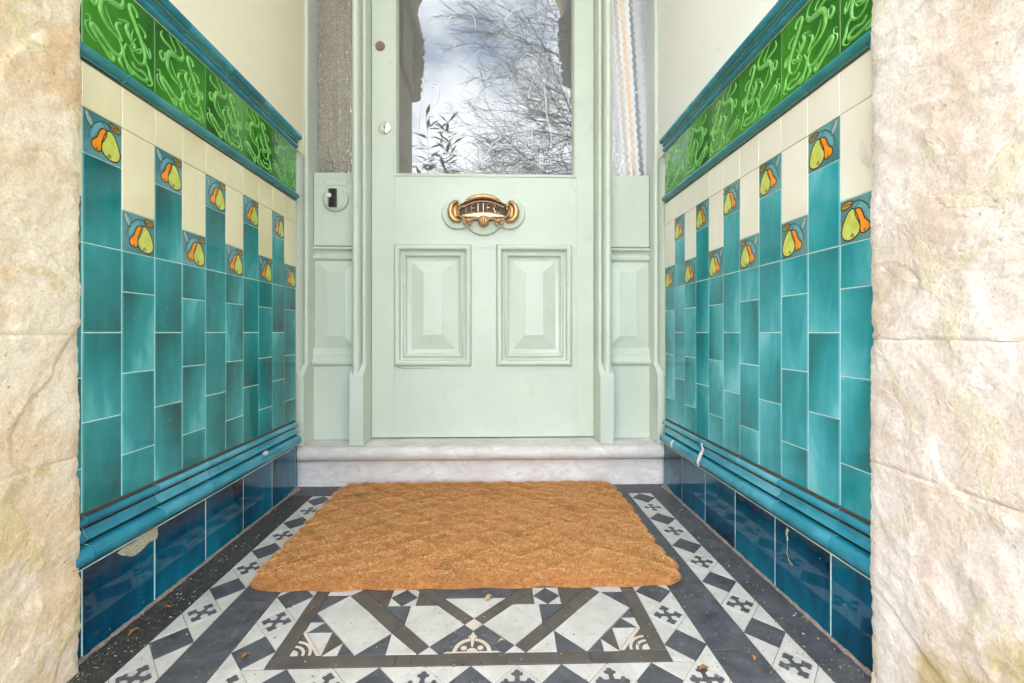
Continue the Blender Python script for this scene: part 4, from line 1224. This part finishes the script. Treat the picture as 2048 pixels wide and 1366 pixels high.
# raised word LETTERS, set on the curve of the recess
glyph = {'L': [[(.15, 1), (.15, .05), (.95, 0)]], 'E': [[(.95, 1), (.12, .92), (.1, .08), (.95, 0)], [(.1, .5), (.75, .52)]], 'T': [[(0, .86), (.5, 1), (1, .86)], [(.5, 1), (.5, 0)]], 'R': [[(.1, 0), (.1, .96), (.75, .9), (.8, .6), (.12, .48)], [(.4, .5), (.95, 0)]], 'S': [[(.92, .86), (.5, 1), (.12, .78), (.5, .52), (.88, .28), (.5, 0), (.08, .16)]]}
b = B()
word = 'LETTERS'; x0 = 716; wdt = (1292 - 716) / 7
for i, ch in enumerate(word):
    for stx in glyph[ch]:
        pts = []
        for gx_, gy_ in stx:
            cx_ = x0 + (i + .10 + .80 * gx_) * wdt; dn = ((cx_ - 1004) / 290) ** 2
            lo = 500 + 36 * dn; hi = 366 + 46 * dn
            pts.append(L3(cx_, lo + (hi - lo) * gy_, .0062))
        b.tube(pts, .0021, 6)
lpart('lettering', b, ['brass_light'], 60)

# ------------------------------------------------------------------ door frame with sidelights
fr = thing('door_frame', 'pale sage green door frame with narrow textured sidelights and a bell push', 'door frame', (-.044, 1.62, STEP_Z))
OF = Vector((.044, -1.62, -STEP_Z))
def fpart(name, b, mats, sm=None, bv=.0010, parent=None, **k):
    o = add(name, b.mesh(name, mats, sm), parent or fr, tuple(OF) if parent is None else (0, 0, 0), **k)
    if bv: bevel(o, bv)
    return o
ZT = 2.60
def post(xside, sg):
    """sg=+1: moulded edge looks towards +X; xside = that flank"""
    def P_(dx, y): return (xside - sg * dx, y)
    pr = [P_(0, 1.70), P_(0, 1.606), P_(.0005, 1.602)] + [P_(.0075 + .0072 * math.cos(R(a)), 1.600 - .0078 * math.sin(R(a))) for a in range(165, 0, -25)]
    pr = [P_(0, 1.70), P_(0, 1.603)] + [P_(.0078 - .0078 * math.cos(R(a)), 1.602 - .0085 * math.sin(R(a))) for a in range(0, 181, 22)] + [P_(.0158, 1.606)]
    pr += [P_(.0160, 1.594), P_(.0165, 1.586)] + [P_(.0305 - .0135 * math.cos(R(a)), 1.578 - .0165 * math.sin(R(a))) for a in range(0, 181, 18)] + [P_(.0446, 1.590), P_(.0446, 1.70)]
    b = B(); n = len(pr)
    v = [(x, y, .36) for x, y in pr] + [(x, y, ZT) for x, y in pr]
    for i in range(n):
        j = (i + 1) % n
        q = (i, j, n + j, n + i); b.f.append(q if sg < 0 else q[::-1]); b.m.append(0)
    b.v = v
    me = b.mesh('post', ['sage_paint'], 40)
    bm = bmesh.new(); bm.from_mesh(me); bmesh.ops.recalc_face_normals(bm, faces=bm.faces); bm.to_mesh(me); bm.free()
    add('moulded_post', me, fr, tuple(OF))
    # plinth with a sloping shoulder
    x0, x1 = sorted((xside + sg * .0010, xside - sg * .0490))
    z0 = STEP_Z + .0008
    b = B()
    v = [(x, y, z) for x in (x0, x1) for (y, z) in ((1.558, z0), (1.70, z0), (1.70, .450), (1.6035, .446), (1.558, .400))]
    b.add(v, [(4, 3, 2, 1, 0), (5, 6, 7, 8, 9)] + [(i, (i + 1) % 5, 5 + (i + 1) % 5, 5 + i) for i in range(5)])
    fpart('plinth_block', b, ['sage_paint'])
post(-.4745, 1); post(.3865, -1); post(-.6865, 1); post(.5980, -1)
# filler jambs behind the outer posts
fpart('jamb', B().box(-.745, -.7305, 1.532, 1.70, STEP_Z, ZT), ['sage_paint'])
fpart('jamb', B().box(.6405, .664, 1.532, 1.70, STEP_Z, ZT), ['sage_paint'])
fpart('transom', B().box(-.745, .664, 1.60, 1.70, 2.285, ZT), ['sage_paint'])
fpart('transom_light', B().box(-.73, .65, 1.66, 1.70, ZT, 3.92), ['sage_paint'])
def sidelight(x0, x1, bell):
    YS = 1.645
    fpart('base_board', B().box(x0 - .02, x1 + .02, YS, 1.69, STEP_Z + .001, .432), ['sage_paint'])
    # panel between two horizontal mouldings
    b = B(); prof = [(1.69, .430), (YS + .001, .4295), (YS - .006, .4310), (YS - .0115, .4370), (YS - .0125, .4440), (YS - .0105, .4500), (YS - .006, .4580), (YS - .004, .4700), (YS - .0045, .4740), (YS - .003, .4760), (YS - .0035, .4860), (YS + .001, .4960), (YS + .008, .4975), (1.69, .498)]
    me = extr_x(prof, x0 - .004, x1 + .004, 'sage_paint', 'ledge', 40); add('lower_moulding', me, fr, tuple(OF))
    b = B(); raised(b, x0, x1, .492, .834, YS, .049, .048, .046, -.010, .0010, .0030)
    fpart('raised_panel', b, ['sage_paint'], bv=.0006)
    prof = [(1.69, .8260), (YS + .010, .8265), (YS + .004, .8330), (YS - .001, .8345), (YS - .004, .8400), (YS - .0035, .8455), (YS + .009, .8490), (YS + .013, .8560), (YS + .009, .8655), (YS - .004, .8715), (YS - .006, .8735), (YS - .0055, .8790), (YS + .002, .8830), (1.69, .884)]
    add('upper_moulding', extr_x(prof, x0 - .004, x1 + .004, 'sage_paint', 'ledge', 40), fr, tuple(OF))
    fpart('upper_board', B().box(x0 + .001, x1 - .001, YS - .004, 1.69, .884, 1.162), ['sage_paint'], bv=.004)
    fpart('sidelight_pane', B().box(x0 - .004, x1 + .004, YS + .012, YS + .0145, 1.150, 2.285), ['hammered_glass'], bv=0, label='narrow pane with brown obscured glass' if bell else 'narrow pane with orange and navy streaks behind')
sidelight(-.6860, -.5200, True)
sidelight(.4325, .5975, False)
# bell
b = B(); YBL = 1.641
disc(b, (-.6005, YBL, 1.0605), [(.0485, 0), (.0485, .006), (.0465, .0095), (.042, .0125), (.040, .0128), (.038, .0150), (.001, .0152)], 40)
bell = fpart('bell_pad', b, ['sage_paint'], 35, bv=0)
b = B().box(-.6200, -.5905, YBL - .0255, YBL - .0150, 1.0255, 1.0935)
bo = add('bell_push', b.mesh('bell_push', ['black_plastic']), bell); bevel(bo, .0015)
b = B(); disc(b, (-.6160, YBL - .0255, 1.0670), [(.0085, 0), (.0085, .003), (.006, .0052), (.001, .0056)], 20)
add('button', b.mesh('button', ['white_plastic'], 40), bell)
b = B(); frame_rings(b, -.6390, -.5610, 1.1105, 1.1385, [(-.0005, -.001), (0, .0022), (.0022, .0030), (.0042, .0022), (.005, .0004), (.0135, .0003)], YBL)
for xx in (-.6440, -.5560): b.ball((xx, YBL - .001, 1.1245), (.0042, .0025, .0042), 0, 8, 5)
fpart('name_holder', b, ['sage_paint'], 45, bv=0)
# striped cloth, and a brown sheet painted as shaded wall, behind the sidelights
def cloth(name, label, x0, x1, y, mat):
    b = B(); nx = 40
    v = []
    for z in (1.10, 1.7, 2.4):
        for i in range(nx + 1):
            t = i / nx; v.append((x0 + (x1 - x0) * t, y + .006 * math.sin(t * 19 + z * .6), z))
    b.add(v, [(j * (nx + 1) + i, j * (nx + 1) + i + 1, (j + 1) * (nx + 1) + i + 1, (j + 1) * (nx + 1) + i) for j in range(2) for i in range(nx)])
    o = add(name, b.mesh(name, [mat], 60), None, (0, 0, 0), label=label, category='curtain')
cloth('brown_backing', 'brown sheet painted as the shaded wall behind the textured glass of the sidelight above the doorbell', -.73, -.485, 1.684, 'shaded_brown')
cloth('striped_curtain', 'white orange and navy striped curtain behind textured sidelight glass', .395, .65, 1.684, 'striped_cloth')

# ------------------------------------------------------------------ doormat
matr = thing('doormat', 'orange brown coir doormat with a worn lumpy pile', 'mat', (-.06, 1.24, 0))
MX0, MX1, MY0, MY1 = -.537, .418, .933, 1.556
def mat_edge(u, v):
    """square (u,v in 0..1) to mat plan with rounded, wavy outline"""
    x = MX0 + (MX1 - MX0) * u; y = MY0 + (MY1 - MY0) * v
    cx, cy = (MX0 + MX1) / 2, (MY0 + MY1) / 2; hx, hy = (MX1 - MX0) / 2, (MY1 - MY0) / 2
    a, c = (x - cx) / hx, (y - cy) / hy
    r_ = .13
    # pull the corners in
    ca, cc = max(0, abs(a) - (1 - r_)), max(0, abs(c) - (1 - r_ * hx / hy))
    q = (ca / r_) ** 2 * (cc / (r_ * hx / hy)) ** 2
    a -= math.copysign(.30 * r_ * q, a) if a else 0; c -= math.copysign(.30 * r_ * q, c) if c else 0
    e = max(abs(a), abs(c)) ** 6
    w_ = .003 * noise.noise(Vector((x * 13, y * 13, 3)))
    w_ += .0075 * (abs(math.sin(y * 3.1416 / .062 + .8)) - .6) if abs(a) > .92 else .0035 * (abs(math.sin(x * 3.1416 / .13 + .5)) - .6)
    a += a * e * w_ / hx * 2.2; c += c * e * w_ / hy * 1.5
    return cx + a * hx, cy + c * hy
def mat_h(x, y, u, v):
    ed = min(u, 1 - u) * (MX1 - MX0); ed2 = min(v, 1 - v) * (MY1 - MY0); e = min(ed, ed2)
    k = min(1, e / .022); k = math.sqrt(max(0, 1 - (1 - k) ** 2))
    rows = .0006 * math.sin(y * 92 + 2.0 * math.sin(x * 11)) 
    h = .0150 + .0040 * noise.noise(Vector((x * 8, y * 13, 1))) + .0050 * noise.noise(Vector((x * 21, y * 34, 5))) + .0028 * noise.noise(Vector((x * 60, y * 75, 9))) + rows
    wx, wy = .020 * noise.noise(Vector((x * 7, y * 7, 12))), .020 * noise.noise(Vector((x * 7, y * 7, 17)))
    for sg_ in (-1, 1):
        t_ = ((x + wx) * .75 + sg_ * (y + wy)) / .098
        t_ = abs(t_ - round(t_)) * .098
        h -= (.0042 + .0034 * noise.noise(Vector((x * 5, y * 5, 30 + sg_)))) * math.exp(-(t_ / .0095) ** 2)
    return .0055 + h * k
NU, NV = 150, 100
V = []; F = []
for j in range(NV + 1):
    for i in range(NU + 1):
        u, v_ = i / NU, j / NV
        x, y = mat_edge(u, v_)
        V.append((x + .06, y - 1.24, mat_h(x, y, u, v_)))
for j in range(NV):
    for i in range(NU):
        a = j * (NU + 1) + i; F.append((a, a + 1, a + NU + 2, a + NU + 1))
b = B(); b.add(V, F)
rim = [j for j in range(NU + 1)] + [(j + 1) * (NU + 1) - 1 for j in range(1, NV + 1)] + [NV * (NU + 1) + i for i in range(NU - 1, -1, -1)] + [j * (NU + 1) for j in range(NV - 1, 0, -1)]
k0 = len(b.v); b.v += [(V[i][0], V[i][1], .0006) for i in rim]
for q in range(len(rim)):
    t = (q + 1) % len(rim); b.f.append((rim[q], k0 + q, k0 + t, rim[t])); b.m.append(0)
pile = add('pile', b.mesh('pile', ['coir'], 60), matr)
# loose coir fibres standing out of the pile
rng = np.random.default_rng(4)
NF = 230000
U = rng.random(NF); Vv = rng.random(NF)
# more along the rim
k_ = rng.random(NF) < .12
side_ = rng.integers(0, 4, NF)
U = np.where(k_ & (side_ == 0), rng.random(NF) * .012, np.where(k_ & (side_ == 1), 1 - rng.random(NF) * .012, U))
Vv = np.where(k_ & (side_ == 2), rng.random(NF) * .016, np.where(k_ & (side_ == 3), 1 - rng.random(NF) * .016, Vv))
G = np.array(V).reshape(NV + 1, NU + 1, 3)
fi = U * NU; fj = Vv * NV
i0 = np.minimum(fi.astype(int), NU - 1); j0 = np.minimum(fj.astype(int), NV - 1)
di = (fi - i0)[:, None]; dj = (fj - j0)[:, None]
Pp = G[j0, i0] * (1 - di) * (1 - dj) + G[j0, i0 + 1] * di * (1 - dj) + G[j0 + 1, i0] * (1 - di) * dj + G[j0 + 1, i0 + 1] * di * dj
ang = rng.random(NF) * 2 * np.pi
# fibres lie in clumps with a shared lean
for_ang = np.array([noise.noise(Vector((p[0] * 30, p[1] * 30, 2))) for p in Pp[::10]])
lean = np.repeat(for_ang, 10)[:NF] * 5
ang = np.where(rng.random(NF) < .4, lean + rng.normal(0, .6, NF), ang)
ln = rng.uniform(.004, .0105, NF); up = rng.uniform(.02, .34, NF)
D = np.stack([np.cos(ang) * np.sqrt(1 - up ** 2), np.sin(ang) * np.sqrt(1 - up ** 2), up], 1)
Sd = np.stack([-np.sin(ang), np.cos(ang), np.zeros(NF)], 1) * rng.uniform(.00025, .00060, NF)[:, None]
mid = Pp + D * (ln * .55)[:, None] + np.array([0, 0, .0006])
tip = Pp + D * ln[:, None] * np.array([1, 1, .55])
base = Pp - np.array([0, 0, .0012])
vv = np.stack([base - Sd, base + Sd, mid + Sd, mid - Sd, tip], 1)
vv[:, :, 2] = np.maximum(vv[:, :, 2], .0008)
me = bpy.data.meshes.new('fibres')
nvv = NF * 5
me.vertices.add(nvv); me.vertices.foreach_set('co', vv.reshape(-1).astype(np.float32))
bi = (np.arange(NF) * 5)[:, None]
lo = np.concatenate([bi + np.array([0, 1, 2, 3]), bi + np.array([3, 2, 4])], 1).reshape(-1)
me.loops.add(NF * 7); me.loops.foreach_set('vertex_index', lo.astype(np.int32))
me.polygons.add(NF * 2)
ls = (np.arange(NF) * 7)[:, None] + np.array([0, 4])
me.polygons.foreach_set('loop_start', ls.reshape(-1).astype(np.int32))
me.update(calc_edges=True); me.validate()
tone = np.repeat(np.clip(rng.normal(.55, .32, NF), 0, 1), 5)
at_ = me.attributes.new('tone', 'FLOAT', 'POINT'); at_.data.foreach_set('value', tone.astype(np.float32))
me.materials.append(MAT['coir_fibre'])
add('fibres', me, matr, kind='stuff')

# ------------------------------------------------------------------ leaves, twigs and grit
def leaf_mesh(ln_, wd_, mat, seed):
    rr = random.Random(seed); b = B(); n = 7; v = []
    for i in range(n):
        t = i / (n - 1); w_ = wd_ * math.sin(math.pi * (t * .9 + .05)) * rr.uniform(.85, 1.15)
        zc = .004 * math.sin(t * 3.1) + .0006
        v += [(ln_ * (t - .5), -w_ / 2, zc + .0028 * rr.random()), (ln_ * (t - .5), 0, zc), (ln_ * (t - .5), w_ / 2, zc + .0028 * rr.random())]
    f = [(3 * i + k, 3 * i + 3 + k, 3 * i + 4 + k, 3 * i + 1 + k) for i in range(n - 1) for k in range(2)]
    b.add(v, f)
    return b.mesh('leaf', [mat], 60)
def fl(px, py, z=0.0):
    yc = 859 * (CAM_H - z) / (py - 665); x = (px - 990) / 859 * yc
    return (x, yc - .025 * x, z)
LEAVES = [
    ((1210, 1190), .016, .006, 'dry_leaf', 'small rust leaf on the dark band just past the mat corner', .3),
    ((978, 1198), .024, .012, 'straw', 'crumpled straw-coloured leaf at the middle of the front edge of the mat', 1.0),
    ((1383, 1194), .013, .005, 'dry_leaf', 'tiny orange leaf flake on the dark band by the mat corner nearest the pink pier', 1.1),
    ((332, 1219), .017, .009, 'dry_leaf', 'amber leaf scrap on the dark border below the mortar patch in the blue skirting', .5),
    ((270, 1265), .020, .010, 'dry_leaf', 'rust leaf scrap on the dark border nearest the tan pier', 1.2),
    ((626, 1220), .012, .007, 'dry_leaf', 'curled red brown leaf on the brown frame strip just in front of the mat', 1.6),
    ((1408, 1340), .018, .008, 'dry_leaf', 'rust leaf covering one arm of a dark cross tile nearest the pink pier', .2),
    ((1364, 1023), .022, .004, 'straw', 'pale straw fragment on the dark border between mat and blue skirting', .35),
    ((492, 1315), .016, .008, 'dry_leaf', 'orange leaf crumb on a dark diamond between two cross tiles beside the star panel', .7),
    ((1508, 1318), .010, .006, 'dry_leaf', 'small brown bud on the dark band closest to the pink pier', 1.2),
]
LEAVES[0] = ((1003, 1285), .012, .004, 'straw', 'straw wisp lying on the fan tile at the front of the star panel', .3)
for i, (p, ln_, wd_, mt, lb, rz) in enumerate(LEAVES):
    o = add('leaf', leaf_mesh(ln_, wd_, mt, i), None, fl(*p), label=lb, category='leaf', group='dry leaves on the porch floor')
    o.location.z = .0006; o.rotation_euler = (0, 0, rz)
o = add('shell_fragment', None, None) if False else None
b = B(); b.tube([(.010 * math.cos(a), .010 * math.sin(a), .0022) for a in (0.3, .9, 1.5, 2.1, 2.7, 3.3, 3.9)], [.001, .002, .0026, .0028, .0026, .002, .001], 6)
p = fl(744, 966, .026)
so = add('curled_shaving', b.mesh('shaving', ['pale_crumb'], 60), None, (p[0], min(p[1], 1.545), .026), label='curled white paint flake on the mat corner by the marble step', category='paint flake')
def crumbs(name, label, n, mats, seed, area, zf):
    rr = random.Random(seed); b = B()
    for k in range(n):
        x, y = area(rr); s_ = rr.choice((.0004, .0005, .0007, .0011)) * rr.uniform(.7, 1.3); z = zf(x, y)
        a = rr.random() * 6.3; el_ = rr.uniform(1, 2.4)
        v = []
        for t in range(4): v.append((x + s_ * el_ * math.cos(a + t * 1.571) * (1 if t % 2 == 0 else .5), y + s_ * el_ * math.sin(a + t * 1.571) * (1 if t % 2 == 0 else .5), z))
        v.append((x, y, z + s_))
        b.add(v, [(0, 1, 4), (1, 2, 4), (2, 3, 4), (3, 0, 4)], rr.randrange(len(mats)))
    add(name, b.mesh(name, mats), None, kind='stuff', label=label, category='debris')
def area_floor(rr):
    q = rr.random()
    if q < .34: return rr.triangular(-.70, -.58, -.69), rr.uniform(.55, 1.55)
    if q < .62: return rr.triangular(.48, .61, .605), rr.uniform(.55, 1.55)
    if q < .70: return rr.uniform(-.68, .6), rr.uniform(1.54, 1.565)
    return rr.uniform(-.6, .55), rr.uniform(.62, .94)
crumbs('floor_grit', 'dark and pale grit scattered over the patterned tiles', 3000, ['dark_crumb', 'mortar', 'pale_crumb', 'mortar', 'dark_crumb', 'dark_crumb'], 3, area_floor, lambda x, y: .0006)
crumbs('border_dirt', 'brown leaf dust and soil along the dark border below the blue skirting', 650, ['dry_leaf', 'joint_dirt', 'dark_crumb', 'joint_dirt', 'dark_crumb'], 14, lambda rr: (rr.triangular(-.698, -.615, -.675), rr.triangular(.60, 1.3, .72)), lambda x, y: .0006)
def zmat(x, y):
    u = (x - MX0) / (MX1 - MX0); v_ = (y - MY0) / (MY1 - MY0); return mat_h(x, y, u, v_) + .003
crumbs('mat_litter', 'tiny crumbs and seed husks caught in the coir mat', 130, ['dark_crumb', 'pale_crumb', 'dark_crumb'], 8, lambda rr: (rr.uniform(MX0 + .05, MX1 - .05), rr.uniform(MY0 + .05, MY1 - .05)), zmat)

# ------------------------------------------------------------------ garden seen in the door glass
def seg_mesh(segs, mat, n=4):
    # tapered twigs joined end to end
    Vs = []; Fs = []
    for p0, p1, r0, r1 in segs:
        d = (p1 - p0)
        if d.length < 1e-5: continue
        d.normalize(); a = d.orthogonal().normalized(); c = a.cross(d); k = len(Vs)
        for p, r_ in ((p0, r0), (p1, r1)):
            for t in range(n):
                an = 2 * math.pi * t / n; q = p + (a * math.cos(an) + c * math.sin(an)) * r_
                Vs.append((q.x, q.y, q.z))
        for t in range(n): Fs.append((k + t, k + (t + 1) % n, k + n + (t + 1) % n, k + n + t))
    return mesh_from('branches', Vs, Fs, [mat], None, 70)
def grow(rr, p, d, ln_, r_, depth, out, bias):
    nseg = 4
    for s_ in range(nseg):
        d2 = (d + Vector((rr.uniform(-.20, .20), rr.uniform(-.20, .20), rr.uniform(-.20, .20))) + bias * .08).normalized()
        q = p + d2 * ln_ / nseg; r1 = max(.0045, r_ * (1 - .13))
        out.append((p.copy(), q.copy(), r_, r1)); p, d, r_ = q, d2, r1
        if depth > 0 and s_ >= 1:
            for b_ in range(1):
                ax = Vector((rr.uniform(-1, 1), rr.uniform(-1, 1), rr.uniform(-1, 1)))
                nd = (d + ax.normalized() * rr.uniform(.55, .95)).normalized()
                grow(rr, p.copy(), nd, ln_ * rr.uniform(.50, .72), r_ * .58, depth - 1, out, bias)
    if depth > 0: grow(rr, p, d, ln_ * .7, r_ * .8, depth - 1, out, bias)
tr = thing('bare_tree', 'leafless spreading tree mirrored in the door glass', 'tree', (4.6, -7.5, 0))
rr = random.Random(21)
tk = []; p = Vector((0, 0, -.1)); r_ = .26
for k in range(8):
    q = p + Vector((rr.uniform(-.10, .05), rr.uniform(-.06, .06), 1.05)); tk.append((p, q, r_, r_ * .90)); p, r_ = q, r_ * .90
add('trunk', seg_mesh(tk, 'bark', 10), tr)
cr_ = []
for k in range(2, 8):
    base_ = tk[k][0]
    for q_ in range(4):
        a_ = rr.uniform(2.5, 3.8) if q_ < 2 else rr.uniform(-1, 2.2)
        d_ = Vector((math.cos(a_), math.sin(a_) * .6, rr.uniform(.10, .75) if k < 5 else rr.uniform(.3, 1.0)))
        grow(rr, base_.copy(), d_.normalized(), rr.uniform(2.1, 2.7), .062 * (1 - k * .05), 4, cr_, Vector((-.28, 0, -.05)))
if len(cr_) > 90000: cr_ = cr_[:90000]
add('crown', seg_mesh(cr_, 'bark', 3), tr)
sh = thing('leafy_shrub', 'tall narrow-leaved shrub mirrored low in the door glass', 'shrub', (-.95, -1.9, 0))
stems = []; lv = B(); rr = random.Random(9)
for k in range(8):
    p = Vector((rr.uniform(-.25, .5), rr.uniform(-.3, .3), -.02)); d = Vector((rr.uniform(-.10, .13), rr.uniform(-.1, .1), 1)).normalized()
    H = rr.uniform(2.3, 3.05) if k > 2 else 3.12
    n_ = 26
    for i in range(n_):
        q = p + d * H / n_ + Vector((rr.uniform(-.01, .01), rr.uniform(-.01, .01), 0)); stems.append((p.copy(), q.copy(), .009 * (1 - i / n_ * .8), .009 * (1 - (i + 1) / n_ * .8)))
        if i > 8:
            for t in range(4):
                a_ = rr.uniform(0, 6.3); L_ = rr.uniform(.12, .22); e_ = rr.uniform(.1, .9)
                dd = Vector((math.cos(a_), math.sin(a_), e_)).normalized(); sd = dd.cross(Vector((0, 0, 1))).normalized() * L_ * .11
                m_ = q + dd * L_ * .45; tp = q + dd * L_ + Vector((0, 0, -.02)); dn = Vector((0, 0, -.006))
                lv.add([q, m_ + sd, tp, m_ - sd, m_ + dn], [(0, 4, 1), (1, 4, 2), (2, 4, 3), (3, 4, 0)])
        p = q
add('stems', seg_mesh(stems, 'bark', 4), sh, kind='stuff')
add('foliage', lv.mesh('foliage', ['shrub_leaf']), sh)
